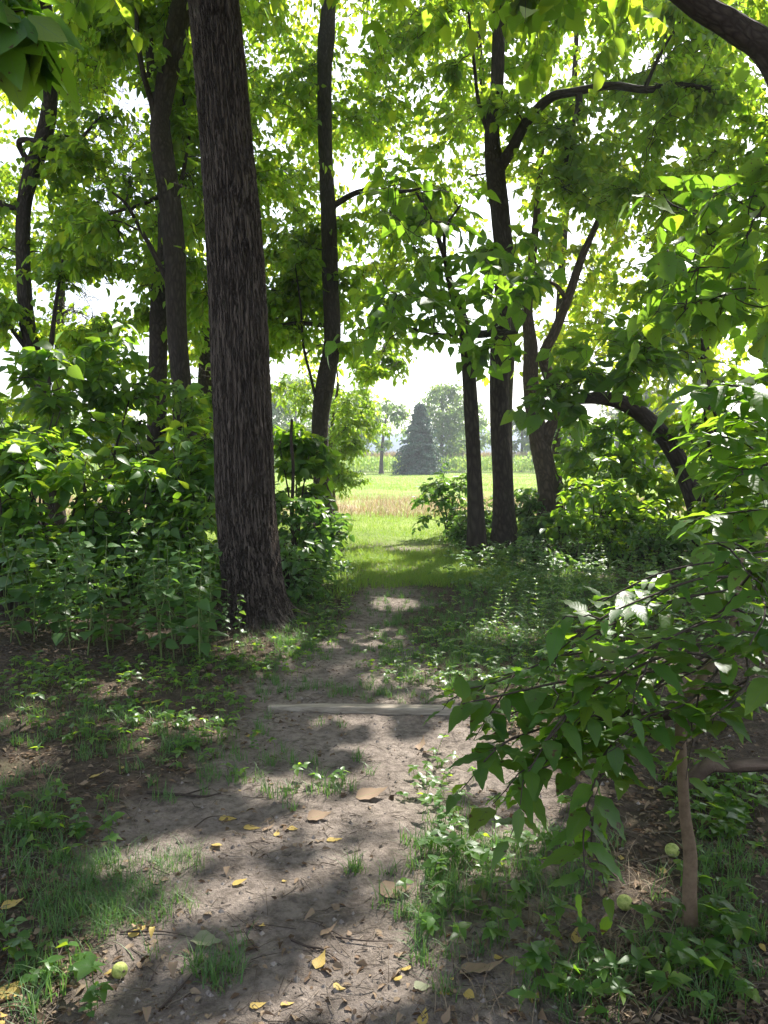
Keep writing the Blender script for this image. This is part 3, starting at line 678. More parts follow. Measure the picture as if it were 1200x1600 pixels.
# mown lawn strip, dry rough strip, mown field
blades('lawn_grass', scatter(60000, -9, 9, 12.2, 22, rb, lambda x, y: sst(12.6, 15.0, y+(fbm(x*.9, y*.9, 0, 3, 8)-.5)*2.2)*(.45+.55*(fbm(x*1.1, y*.8, 0, 3, 88) > .46))), .048, .011, LAWN, 'short bright green grass of the lawn strip beyond the woods')
blades('dry_grass', scatter(26000, -13, 13, 20.5, 30, rb, lambda x, y: .25+.75*(fbm(x*.8, y*.6, 0, 3, 61) > .47)), .30, .013, STRAW, 'pinkish tan dry grass strip across the field', lean=1.1)
blades('rough_grass', scatter(40000, -16, 16, 20.5, 46, rb, lambda x, y: .15+(fbm(x*.6, y*.4, 0, 3, 63) > .5)*.7), .20, .013, LAWN, 'pale green tufts growing among the dry grass', lean=1.0)
blades('field_grass', scatter(36000, -26, 26, 38, 78, rb), .10, .03, LAWN, 'short green grass of the large mown field', lean=.8)
# corn: leafy stalks, one mass
pts = []
for r in range(9):
    yy = 80 + r*1.1
    x = np.arange(-62, 62, .2) + rb.normal(0, .05, 620); pts.append(np.stack([x, np.full(620, yy)+rb.normal(0, .1, 620)], 1))
pts = np.vstack(pts); pts = np.column_stack([pts, np.zeros(len(pts))])
stalks = np.repeat(pts, 9, 0); stalks[:, 2] = rb.uniform(.1, 1.45, len(stalks))
o = blades('corn_crop', stalks, .62, .11, CORN, 'standing rows of green corn at the far side of the field', lean=1.3, kind='stuff')
tas = pts[rb.random(len(pts)) < .9].copy(); tas[:, 1] += 6; tas[:, 2] = 1.6
blades('corn_tassels', np.repeat(tas, 3, 0), .75, .09, STRAW, 'tan tassels along the top of the corn rows', lean=.7)
# far trees
def far_tree(px, Yt, top, wpx, label, mat=L_FAR, leaf=.42, n=34, base=740, open_=False, seed=0, crown_base=None, lean=0, bark=None, cat='tree', name='tree', tmm=None):
    rng = np.random.default_rng(seed+900)
    b0 = P(px, 730, Yt); b0[2] = 0; ht = P(px, top, Yt)[2]; wd = wpx/F*Yt
    cb = .28*ht if crown_base is None else crown_base*ht
    path = [b0, b0+[0, 0, ht*.2], b0+[lean*.3, 0, ht*.5], b0+[lean, 0, ht*.85]]
    cl = []
    for k in range(n):
        th = rng.uniform(0, 2*np.pi); zz = rng.uniform(0, 1)**.8; rr = math.sqrt(rng.random())*.5*wd*(math.sin(math.pi*(.12+.83*zz))**.6)
        cl.append((b0 + np.array([rr*math.cos(th)+lean*zz, rr*math.sin(th)*.8, cb+(ht-cb-.5)*zz]), wd*.2*rng.uniform(.7, 1.3)))
    return make_tree(label, path, [.05*ht*.6, .04*ht*.6, .03*ht*.6, .01*ht], cl, bark=FARB, leafm=mat, leaf=leaf, tw=11 if not open_ else 6, per=9, seed=seed+300, sides=8, step=.5, flare=.2,
                     filt=False, skel_from=.3, cat=cat, name=name, tm=tmm, bumpy=.1)
far = [(690, 88, 598, 115, 'tall round-topped green tree right behind the dark conifer', L_FAR, 46), (735, 96, 628, 70, 'hazy green tree behind the two thin trunks right of the opening', L_FAR, 26),
       (596, 76, 622, 74, 'small open vase-shaped tree with a dark forked trunk, left of the conifer', L_FAR, 14), (560, 92, 606, 96, 'hazy round tree between the yellow-green sapling tree and the vase-shaped tree', L_FAR, 30),
       (462, 92, 588, 110, 'tall hazy blue-green tree left of the double-bend trunk', L_FAR, 34), (420, 84, 600, 80, 'hazy tree right against the edge of the massive trunk', L_FAR, 30),
       (516, 104, 600, 110, 'hazy tree top directly behind the double-bend trunk', L_FAR, 26), (1012, 60, 600, 130, 'pale grey-green willow seen over the bowed trunk', L_FARG, 40),
       (196, 58, 642, 80, 'pale silvery round tree seen low between the left trunks', L_FARG, 30), (815, 90, 640, 70, 'hazy green tree between the forked trunk and the twisted trunk', L_FAR, 26),
       (890, 80, 655, 110, 'dark green tree far behind the shrubs on the right', L_FAR, 26), (50, 80, 620, 160, 'broad hazy tree far beyond the left undergrowth', L_FAR, 36), (310, 86, 640, 100, 'hazy tree far behind the short trunk', L_FAR, 26), (1160, 84, 640, 140, 'hazy tree far away at the right edge', L_FAR, 30)]
for k, (px, Yt, top, wpx, lab, mt, n_) in enumerate(far):
    far_tree(px, Yt, top, wpx, lab, mt, seed=k, n=int(n_*1.5), open_=(k in (2,)), crown_base=.35 if k == 2 else (.12 if k in (7, 8, 0, 3) else .2), lean=.6 if k == 2 else 0, leaf=.4)
# conifer
def conifer(px, Yt, top, wpx):
    rng = np.random.default_rng(7); b0 = P(px, 730, Yt); b0[2] = 0; ht = P(px, top, Yt)[2]; wd = wpx/F*Yt/2
    o = empty('spruce_tree', b0, 'dark blue-green cone-shaped conifer standing alone beyond the mown field', 'conifer')
    V, Fs, B = trunk_geo([b0, b0+[0, 0, ht*.5], b0+[0, 0, ht]], [.16, .1, .01], 8, .5, .05, .2, 2); g_ = Geo(); g_.add(V, Fs, B); g_.build('trunk', FARB, o)
    st, dr, ln = [], [], []
    for k in range(420):
        z = ht*(.03+.95*rng.random()**1.25); a = rng.uniform(0, 2*np.pi); L = wd*(1-z/ht)**.8*rng.uniform(.6, 1.22)+.12
        st.append(b0+[0, 0, z]); dr.append([math.cos(a), math.sin(a), .12]); ln.append(L)
    C, Rd = twigs(np.array(st), nrm(np.array(dr)), np.array(ln), .02, .28, k=5, wig=.03, rng=rng)
    lv = Leaves(); leaves_on(C, 44, .34, lv, hang=(.2, 1.0), start=.12, rng=rng); lv.build('needles', L_SPR, o, T_SN)
    V, Q, B = tubes(C, Rd, 3); g2 = Geo(); g2.add(V, Q, B); g2.build('branches', TWIG, o)
conifer(656, 73, 628, 84)
# yellow-green tree with hanging feathery leaves at the edge of the opening
py_ = px_path([(523, 800), (519, 740), (517, 690), (522, 640), (528, 600), (524, 560)], 21)
make_tree('bright yellow-green young tree with feathery hanging sprays beside the field', py_, [.06, .05, .045, .04, .03, .015],
          box_clumps(18, 515, 575, 585, 700, 19.8, 22, .55, rb) + box_clumps(9, 540, 600, 640, 710, 20, 22, .45, rb) + box_clumps(12, 435, 500, 600, 730, 20, 22, .6, rb) + box_clumps(9, 515, 560, 690, 760, 20, 21, .35, rb),
          seed=61, leafm=L_YEL, leaf=.15, tw=11, per=15, tm=T_SN, filt=False, flare=.1, bark=BARK_P, skel_from=.3)

# ================================================================== UNDERGROWTH
def shrub(px, top, Yt, wpx, label, group=None, mat=L_SH, leaf=.17, dens=1.0, seed=0, name='shrub', tm=T_S, low=.15, cat='shrub', hang=(-.1, .7), basepx=None, stems=4):
    rng = np.random.default_rng(seed+2000)
    c = P(px, 800, Yt); b0 = np.array([c[0] if basepx is None else P(basepx, 800, Yt)[0], Yt, 0]); b0[2] = gz(b0[0], b0[1])
    ht = P(px, top, Yt)[2]; wd = wpx/F*Yt
    o = empty(name, b0, label, cat, group)
    g_ = Geo(); sk = []
    for k in range(stems):
        a = rng.uniform(0, 2*np.pi); e = np.array([c[0], Yt, 0]) + np.array([math.cos(a)*wd*.32, math.sin(a)*wd*.3, ht*rng.uniform(.6, .85)])
        p = [b0+[.05*math.cos(a), .05*math.sin(a), -.03], b0*.65+e*.35+[0, 0, .12*ht], e]
        r0 = .012+.006*ht
        V, Fs, B = trunk_geo(p, [r0, r0*.7, .005], 7, .08, .1, 0, k+seed); g_.add(V, Fs, B); sk += skel_of(p, [r0, r0*.7, .005], 14, .12)
    g_.build('stems', TWIG, o)
    n = int(max(22, dens*wd*ht*6.0)); cl = []
    for k in range(n):
        a = rng.uniform(0, 2*np.pi); zz = rng.uniform(low, 1); rr = math.sqrt(rng.random())*.5*wd*(1-.45*max(0, zz-.5)*2*.8)
        cl.append((np.array([c[0]+rr*math.cos(a), Yt+rr*.8*math.sin(a), gz(c[0], Yt)+zz*(ht-.1)]), .34*rng.uniform(.7, 1.3)))
    w_ = Geo(); lv = Leaves(); grow(sk, cl, w_, lv, leaf, tw=5, per=8, rng=rng, base_r=.008, hang=hang, maxr=.014, tdroop=.3)
    w_.build('branches', TWIG, o); lv.build('foliage', mat, o, tm, canopy_filter(False, True, seed) if Yt < 10 else None)
    return o
left = [(30, 530, 9.6, 210, 'tall leafy shrub at the left edge below the leftmost tree', L_SH, .2, 1), (150, 520, 10.6, 200, 'tall shrub with spreading leaf tiers between the two left trunks', L_SH, .2, 1),
        (255, 590, 11.2, 160, 'shrub in front of the leaning trunk with the scar', L_SH, .19, .9), (300, 665, 9.4, 110, 'leafy shrub touching the left side of the massive trunk', L_SH, .18, 1),
        (95, 655, 8.7, 190, 'dark shrub low in the left undergrowth, above the weeds', L_SH, .19, .6), (5, 690, 8.0, 170, 'dark shrub cut by the left edge of the photo', L_SH, .19, .7),
        (205, 700, 8.9, 160, 'arching shrub with bright top leaves over the tall weeds', L_SH, .18, .7), (298, 770, 8.7, 100, 'low shrub just behind the weeds beside the massive trunk', L_SH, .15, 1.1),
        (462, 662, 11.6, 90, 'leafy shrub around the dead upright stick', L_SH, .19, .9), (470, 770, 10.2, 110, 'low bright shrub at the right foot of the massive trunk', L_WEED, .14, 1.1),
        (508, 795, 12.4, 60, 'small leafy shrub at the foot of the double-bend trunk', L_WEED, .13, 1.2), (452, 855, 8.6, 70, 'tuft of leafy weeds right behind the roots of the massive trunk', L_WEED, .10, 1.3),
        (60, 610, 13.2, 170, 'backlit shrub behind the leftmost tree', L_BACK, .18, .8), (190, 650, 13.6, 150, 'backlit shrub seen under the left tree crowns', L_BACK, .18, .8), (300, 640, 14, 100, 'backlit shrub by the short trunk', L_BACK, .18, .8)]
right = [(703, 735, 15.2, 84, 'airy bush at the right side of the opening, before the thin trunk', L_WEED, .13, 1.0), (758, 790, 14.4, 50, 'low bush between the thin trunk and the forked trunk', L_WEED, .12, 1.0),
         (815, 765, 14.8, 70, 'small bright bush right of the forked trunk', L_WEED, .13, 1.0), (905, 655, 15.6, 130, 'shrub behind the twisted pale trunk', L_SH, .19, .9),
         (970, 655, 14.6, 150, 'wide dark shrub under the bowed trunk', L_SH, .22, .8), (1045, 655, 15.5, 150, 'backlit shrub inside the curve of the bowed trunk', L_BACK, .19, .8),
         (1130, 610, 13.4, 120, 'tall shrub right of the bowed trunk', L_SH, .2, .9), (1190, 580, 12.2, 150, 'tall shrub at the right edge of the photo', L_SH, .2, .9),
         (930, 752, 12.8, 110, 'low shrub left of the foot of the bowed trunk', L_SH, .16, .7), (1005, 775, 12.4, 100, 'low shrub directly under the arch of the bowed trunk', L_SH, .16, .7),
         (1165, 745, 9.8, 130, 'leafy shrub between the bowed trunk and the right edge', L_SH, .18, .9), (858, 795, 13.6, 70, 'low tangle of leaves at the foot of the twisted trunk', L_WEED, .12, .9),
         (838, 838, 11.0, 70, 'low bright brush right of the forked trunk, beside the path', L_WEED, .09, 1.0), (900, 842, 11.4, 80, 'low brush beside the dark fallen log', L_WEED, .09, 1.0),
         (965, 835, 11.6, 80, 'low brush between the two fallen logs', L_SH, .10, 1.0), (1035, 838, 10.8, 80, 'low brush in front of the foot of the bowed trunk', L_WEED, .10, 1.0),
         (728, 800, 13.9, 44, 'tuft of leafy weeds in front of the thin trunk', L_WEED, .09, 1.0)]
for k, (px, top, Yt, wp, lab, mt, lf, dn) in enumerate(left + right):
    if k >= len(left): dn *= 1.25; wp *= 1.2
    elif Yt > 8.5 and top < 720: dn *= .56
    shrub(px, top, Yt, wp, lab, None, mt, lf, dn, k, low=.48 if (k < len(left) and Yt > 8.9 and top < 720) else .15, tm=T_M if (Yt < 10.5 and lf > .14) else T_S)
# thin bare stick
o = mesh('dead_stick', *(lambda V, Fs, B: (V, Fs))(*trunk_geo(px_path([(459, 850), (457, 790), (458, 730), (455, 690), (456, 655)], 11), [.028, .024, .024, .022, .02], 10, .04, .15, 0, 3)), TWIG)
tag(o, 'dead dark upright stick standing among leaves beside the massive trunk', 'stick')
# ================================================================== NEAR RIGHT SAPLINGS
rf = np.random.default_rng(90)
def leafy_branch(lines, stemgeo, lv, size, per, sub=3, sublen=.28, flat=.6, hang=(.0, .45), rad=.008, spread=.9, rng=rf):
    for l in lines:
        C0 = catmull([P(*q) for q in l], 16); L = np.sum(np.linalg.norm(C0[1:]-C0[:-1], axis=1))
        Cs = C0[None]; Rd = np.linspace(rad, .0022, 16)[None]
        V, Q, B = tubes(Cs, Rd, 6); stemgeo.add(V, Q, B)
        leaves_on(Cs, max(4, int(L/.047)), size, lv, hang=hang, start=.25, flat=flat, rng=rng, spread=spread, jit=.2)
        if sub:
            k = rng.integers(4, 15, sub); s = C0[k]; t = nrm(C0[np.minimum(k+1, 15)]-C0[k])
            d = nrm(t + rng.normal(0, .55, (sub, 3))*np.array([1, 1, .5])); C, Rr = twigs(s, d, rng.uniform(.6, 1.2, sub)*sublen, .0035, .35, k=6, wig=.03, rng=rng)
            V, Q, B = tubes(C, Rr, 5); stemgeo.add(V, Q, B); leaves_on(C, per, size, lv, hang=hang, start=.2, flat=flat, rng=rng, spread=spread, jit=.2)
b0 = G(1078, 1455)
sap = empty('sapling', b0, 'foreground sapling with a thin brown stem and big overlapping leaves', 'sapling')
Ys = b0[1]
V, Fs, B = trunk_geo([b0-[0, 0, .03]] + [P(x, y, Ys+d) for x, y, d in [(1077, 1390, 0), (1078, 1335, 0), (1070, 1270, .0), (1066, 1200, .01), (1065, 1125, .02), (1092, 1065, .05), (1132, 1010, .12), (1150, 950, .2), (1160, 870, .3)]],
                     [.024, .0215, .0215, .0175, .0165, .0165, .015, .014, .012, .008], 20, .01, .12, .12, 3)
s_ = Geo(); s_.add(V, Fs, B)
tw_ = Geo(); lv = Leaves()
y = Ys
lines = [[(1100, 1050, y), (990, 1050, y-.1), (880, 1065, y-.2), (790, 1085, y-.25), (722, 1100, y-.25)], [(1080, 1090, y), (980, 1120, y-.15), (880, 1130, y-.25), (800, 1155, y-.3), (755, 1180, y-.3)],
         [(1150, 950, y+.2), (1185, 930, y-.05), (1195, 960, y-.3), (1170, 1010, y-.45)], [(1155, 920, y+.25), (1180, 880, y), (1150, 850, y-.2), (1100, 850, y-.3)], [(1150, 940, y+.2), (1100, 1000, y), (1040, 1040, y), (980, 1075, y+.05), (920, 1120, y+.05)],
         [(1150, 960, y+.2), (1170, 1050, y-.1), (1150, 1090, y-.3), (1110, 1120, y-.4)], [(1155, 900, y+.28), (1090, 905, y+.1), (1020, 930, y), (950, 960, y-.05), (890, 1000, y-.1)], [(1150, 930, y+.2), (1120, 960, y+.3), (1050, 990, y+.45), (980, 1000, y+.5), (900, 1010, y+.5)],
         [(1150, 960, y+.18), (1080, 985, y+.05), (980, 1010, y-.05), (880, 1025, y-.1), (790, 1060, y-.12), (735, 1085, y-.12)],
         [(1140, 990, y+.15), (1050, 1030, y), (960, 1070, y-.1), (880, 1100, y-.15), (815, 1125, y-.2)],
         [(1130, 1010, y+.12), (1040, 1060, y-.05), (960, 1130, y-.2), (910, 1170, y-.28), (860, 1195, y-.3), (820, 1215, y-.3)],
         [(1066, 1160, y), (1000, 1135, y-.1), (950, 1170, y-.3), (925, 1235, y-.4), (910, 1290, y-.42)],
         [(1066, 1170, y), (1010, 1150, y-.05), (940, 1150, y-.15), (880, 1165, y-.25), (840, 1205, y-.3)],
         [(1155, 920, y+.25), (1090, 930, y+.2), (1010, 950, y+.2), (940, 985, y+.2), (860, 1035, y+.15)],
         [(1160, 880, y+.3), (1100, 880, y+.3), (1020, 900, y+.35), (950, 935, y+.35), (890, 970, y+.3)],
         [(1150, 950, y+.2), (1180, 970, y+.0), (1200, 1010, y-.2), (1215, 1060, y-.35)],
         [(1140, 1000, y+.1), (1120, 1050, y-.1), (1070, 1100, y-.25), (1010, 1120, y-.35), (960, 1160, y-.4)],
         [(1130, 1010, y+.1), (1080, 1050, y+.15), (1000, 1080, y+.3), (900, 1085, y+.4), (820, 1100, y+.4)],
         [(1150, 950, y+.2), (1130, 960, y-.1), (1060, 990, y-.3), (980, 1030, y-.4), (900, 1075, y-.42)],
         [(1120, 1030, y), (1060, 1020, y-.25), (980, 1050, y-.4), (900, 1100, y-.45), (850, 1160, y-.48)]]
leafy_branch(lines, tw_, lv, .118, 6, sub=3, sublen=.22, rad=.005, hang=(-.35, .2), flat=.75)
s_.build('stem', STEMB, sap); tw_.build('branches', TWIG, sap); lv.build('foliage', L_BIG, sap, tmpl_fine(w=.225, droop=.18, fold=.16, nseg=8), wj=.25)
# second sapling rooted outside the frame, bright leaves at the right edge
b1 = np.array([1.95, 3.5, gz(1.95, 3.5)])
sap2 = empty('sapling', b1, 'taller sapling at the right edge with bright yellow-green sunlit leaves', 'sapling')
s_ = Geo(); V, Fs, B = trunk_geo([b1-[0, 0, .03], b1+[0, 0, .7], b1+[-.05, 0, 1.4], b1+[-.02, .05, 2.2]], [.02, .017, .013, .006], 12, .03, .1, .1, 9); s_.add(V, Fs, B)
tw_ = Geo(); lv = Leaves(); y = 3.45
def q2(l): return [(a, b_, y+c) for a, b_, c in l]
leafy_branch([q2(l) for l in [[(1262, 760, .05), (1225, 700, -.1), (1170, 640, -.3), (1120, 605, -.4)], [(1262, 800, .05), (1215, 740, -.2), (1160, 690, -.35), (1100, 680, -.45)],
              [(1262, 830, 0), (1210, 800, -.1), (1150, 800, -.2), (1090, 810, -.3)], [(1262, 870, 0), (1220, 865, -.2), (1170, 865, -.3), (1120, 890, -.35)],
              [(1262, 780, 0), (1220, 730, .2), (1190, 670, .3), (1170, 620, .3)], [(1262, 900, 0), (1200, 890, -.3), (1140, 900, -.4), (1080, 930, -.5)],
              [(1262, 820, 0), (1220, 780, -.3), (1180, 740, -.5), (1140, 730, -.6)], [(1262, 700, 0), (1220, 650, -.3), (1180, 610, -.5), (1130, 600, -.6)]]],
             tw_, lv, .15, 5, sub=3, sublen=.26, rad=.006)
s_.build('stem', STEMB, sap2); tw_.build('branches', TWIG, sap2); lv.build('foliage', L_BIG, sap2, T_F, wj=.2)
# dead wood held up in the sapling
def log(name, label, pts, rad, bark=BARK_P, sides=22, cat='log', bumpy=.22, stubs=()):
    V, Fs, B = trunk_geo(pts, rad, sides, .012, bumpy, 0, len(label)); g_ = Geo(); g_.add(V, Fs, B)
    for sp, sr in stubs:
        V, Fs, B = trunk_geo(sp, sr, 10, .02, .2, 0, 5); g_.add(V, Fs, B)
    c = np.mean(pts, 0); o = g_.build(name, bark, None); return tag(o, label, cat)
log('dead_branch', 'broken dark dead branch lying across the top of the sapling stem', [P(985, 1122, 2.62), P(1030, 1118, 2.6), P(1075, 1110, 2.6), P(1120, 1108, 2.62), P(1190, 1090, 2.7)], [.006, .02, .026, .024, .02], BARK)
log('dead_branch', 'crooked brown dead branch coming in from the right behind the sapling stem', [P(1072, 1228, 2.9), P(1085, 1212, 2.9), P(1108, 1196, 2.92), P(1130, 1197, 2.92), P(1165, 1195, 2.95), P(1250, 1190, 3.05)], [.018, .028, .030, .024, .028, .028])
log('fallen_log', 'dark fallen log lying among weeds beyond the clearing on the right', [G(835, 872)+[0, 0, .06], G(900, 868)+[0, 0, .1], G(960, 862)+[0, 0, .16]], [.05, .07, .06], BARK)
log('fallen_log', 'dark decaying log at the foot of the shrubs, right of the other log', [G(950, 880)+[0, 0, .05], G(1010, 892)+[0, 0, .08], G(1060, 895)+[0, 0, .06]], [.06, .08, .05], BARK)

# ================================================================== BOARD ACROSS THE PATH
wm = flat_mat('weathered_wood', [(.15, .12, .09), (.28, .24, .19), (.42, .37, .30)], 6, .85)
nt_ = wm.node_tree; tcn = [q for q in nt_.nodes if q.type == 'TEX_COORD'][0]; nz = [q for q in nt_.nodes if q.type == 'TEX_NOISE'][0]
mpn = nt_.nodes.new('ShaderNodeMapping'); mpn.inputs[3].default_value = (.6, 9, 9); nt_.links.new(tcn.outputs['Object'], mpn.inputs[0]); nt_.links.new(mpn.outputs[0], nz.inputs[0])
a = G(420, 1103); c = G(737, 1110); nL = 60; xsn = np.linspace(0, 1, nL)
prof = [(-.045, -.03), (-.040, .016), (-.034, .023), (.034, .023), (.040, .016), (.045, -.03)]
V = []
dv = nrm((c-a)*np.array([1, 1, 0])); sd_ = np.array([-dv[1], dv[0], 0])
for t in xsn:
    cc = a+(c-a)*t; cc[2] = gsurf(cc[0], cc[1])*.0 + (gsurf(a[0], a[1])*(1-t)+gsurf(c[0], c[1])*t) + .010
    wv = 1+.05*(vnoise(t*7, 1.3, 0, 3)-.5) ; tap = .72+.28*min(1, t/.25)
    for q, (u_, v_) in enumerate(prof):
        V.append(cc + sd_*u_*wv*tap + UP*(v_ if v_ < 0 else v_*tap + .0015*(vnoise(t*30, q, 0, 4)-.5)))
V = np.array(V); i = np.arange(nL*6).reshape(nL, 6); j = np.roll(i, -1, 1)
Qb = np.stack([i[:-1], i[1:], j[1:], j[:-1]], -1).reshape(-1, 4)
caps = np.array([[0, 1, 2, 5], [2, 3, 4, 5], *(np.array([[5, 2, 1, 0], [5, 4, 3, 2]])+(nL-1)*6)])
o = mesh('board', V, [Qb, caps], wm, None, False); tag(o, 'weathered grey wooden board lying across the dirt path', 'board')

# ================================================================== FRUIT
def sphere_geo(c, r, sq=.95, seed=0, nu=32, nv=20, bump=.03):
    th = np.linspace(0, np.pi, nv)[:, None]; ph = np.linspace(0, 2*np.pi, nu, endpoint=False)[None]
    n_ = np.stack([np.sin(th)*np.cos(ph), np.sin(th)*np.sin(ph), np.cos(th)*np.ones_like(ph)], -1)
    d = 1+bump*(fbm(n_[..., 0]*3+seed, n_[..., 1]*3, n_[..., 2]*3, 3, seed)-.5)*2
    d = d*(1-.10*np.exp(-th**2/.03))
    V = c + n_*(r*d)[..., None]*np.array([1, 1, sq]); i = np.arange(nu*nv).reshape(nv, nu); j = np.roll(i, -1, 1)
    return V.reshape(-1, 3), np.stack([i[:-1], i[1:], j[1:], j[:-1]], -1).reshape(-1, 4)
fm = flat_mat('green_husk', [(.10, .09, .03), (.24, .29, .07), (.36, .40, .11), (.46, .46, .16)], 55, .6)
fmb = flat_mat('brown_husk', [(.05, .035, .025), (.12, .08, .06)], 40, .8)
for (px, py, r, mt, lab) in [(187, 1520, .0205, fm, 'yellow-green round fruit lying in the open near the bottom left corner'), (976, 1418, .021, fm, 'pale green ridged nut fruit on leaf litter left of the sapling stem'),
                             (1050, 1342, .021, fm, 'green nut fruit half hidden behind the foot of the sapling stem'), (274, 1112, .022, fmb, 'dark brown nut on bare ground below the tall weeds'), (326, 1048, .022, fmb, 'brownish nut fruit at the front edge of the tall weeds')]:
    p = G(px, py); k = np.linalg.norm(p-[0, 0, CH]); p = p.copy(); p[2] = gsurf(p[0], p[1])
    rr = r*k/1202*1000/1000; rad = {fm: 1, fmb: 1}[mt]*r*1.05
    if py > 1500: rad = 10/F*k
    elif py > 1400: rad = 10.5/F*k
    elif py > 1300: rad = 9.5/F*k
    else: rad = 6/F*k
    base = empty('nut_fruit', p, lab, 'fruit'); V, Q = sphere_geo(p+[0, 0, rad*.86], rad, .95, int(px)); mesh('husk', V, Q, mt, base)
    V, Q = sphere_geo(p+np.array([rad*.7, -rad*.55, rad*1.15]), rad*.2, .7, 3, 10, 8); mesh('stem_scar', V, Q, fmb, base)

# ================================================================== FALLEN LEAVES
def fallen(px, py, wpx, mat, label, group=None, az=None, curl=.3, tm=None, tilt=.15, name='fallen_leaf', lift=0.0):
    p = G(px, py); dist = np.linalg.norm(p-[0, 0, CH]); L = wpx/F*dist
    az = rf.uniform(0, 6.28) if az is None else az
    p = np.array([p[0], p[1], gsurf(p[0], p[1])])
    L *= .85
    t_ = tmpl_fine(w=.24+.14*rf.random(), fold=curl*1.2, droop=-curl*.6+rf.normal(0, .1), heart=.03, wave=.008+.012*curl, nseg=8, curl=curl)
    d = np.array([[math.cos(az), math.sin(az), rf.normal(0, tilt*.5)]]); nr = UP[None]+rf.normal(0, tilt, (1, 3))
    V, Q, uv = leaves_geo((p - d[0]*L*.5)[None], d, nr, [L], t_)
    # settle on the ground sheet
    gap = np.min(V[:, 2]-gsurf(V[:, 0], V[:, 1])); V[:, 2] += -gap + .0015 + lift
    base_ = mesh(name, V, Q, mat, None, uv=uv)
    return tag(base_, label, 'leaf', group)
big = [(356, 1274, 30, L_YLF, 'yellow fallen leaf on the path, left one of a close pair', .1, .2), (394, 1285, 30, L_YLF, 'yellow narrow fallen leaf on the path, right one of a close pair', .05, .15),
       (340, 1318, 24, L_YLF, 'cream yellow fallen leaf below the close pair on the path', -.6, .2), (523, 1307, 28, L_YLF, 'green tinged yellow fallen leaf alone in the middle of the path', .1, .2),
       (375, 1373, 26, L_YLF, 'flat yellow fallen leaf lying lengthwise beside a small pebble', .1, .1), (433, 1297, 16, L_YLF, 'small cream leaf upright on the path beside a brown one', 1.4, .3),
       (458, 1290, 22, L_YLF, 'small tan yellow leaf on the path right of the cream leaf', -.5, .4), (213, 1452, 26, L_YLF, 'pale yellow leaf right above the dark twig in the lower left', .7, .1),
       (403, 1562, 26, L_YLF, 'yellow leaf at the bottom of the path in the sun patch', .4, .2), (449, 1560, 22, L_YLF, 'small yellow leaf right of the other one near the bottom edge', .2, .3),
       (500, 1496, 32, L_YLF, 'folded yellow leaf standing up in the bottom sun patch', 1.2, .6), (900, 1462, 34, L_YLF, 'yellow leaf standing on edge under the hanging sapling leaves', 1.3, .5),
       (662, 1580, 34, L_YLF, 'mottled yellow leaf at the bottom edge right of the path', 1.3, .3), (735, 1548, 26, L_YLF, 'mottled yellow leaf below the large curled brown leaf', -1, .3),
       (1138, 1262, 40, L_YLF, 'tall yellow leaf upright among weeds at the right', 1.5, .3), (836, 1552, 26, L_YLF, 'crumpled yellow leaf in the litter at lower right', 1.0, .5),
       (697, 1542, 22, L_YLF, 'thin yellow leaf left of the mottled yellow leaf', -.3, .2), (238, 1100, 34, L_YLF, 'bright yellow leaf below the tall weeds on the left', .6, .3),
       (152, 1216, 26, L_YLF, 'narrow yellow leaf beside the brown curled leaf at left', .1, .2), (20, 1418, 34, L_YLF, 'yellow leaf at the left edge beside the grass', .3, .4), (22, 1545, 46, L_YLF, 'large pale yellow leaf in the bottom left corner', 1.2, .2),
       (755, 1508, 76, L_DEAD, 'large curled light brown leaf on the litter at lower right', .1, .5), (132, 1232, 34, L_DEAD, 'curled reddish brown leaf lying left of the path', -.7, .8),
       (582, 1236, 58, L_DEAD, 'large pale brown crumpled leaf on the path below the board', .1, .3), (618, 1385, 54, L_DEAD, 'crumpled grey brown leaf at the right edge of the path', .3, .4),
       (325, 1466, 60, L_GREY, 'grey-green curled leaf at the end of the dark twig', -.4, .6), (660, 1162, 34, L_DEAD, 'reddish brown leaf standing up right of the path below the board', 1.2, .8),
       (672, 1172, 28, L_DEAD, 'brown leaf leaning on the standing reddish one', -.5, .6), (661, 1532, 30, L_GREY, 'pale grey leaf left of the large curled brown leaf', .2, .3),
       (500, 1272, 44, L_DEAD, 'flat dark crumpled leaf in the middle of the path above the yellow one', .1, .5), (420, 1288, 24, L_DEAD, 'light brown leaf between the close pair and the cream leaf', .6, .4),
       (105, 1520, 30, L_DEAD, 'brown leaf left of the yellow-green fruit', .3, .4), (514, 1450, 30, L_DEAD, 'dark curled leaf right of the path centre', .4, .7), (395, 1438, 22, L_DEAD, 'small dark curled leaf beside the grey-green leaf', .4, .7)]
for (px, py, wp, mt, lab, az, cu) in big: fallen(px, py, wp, mt, lab, None, az, cu)
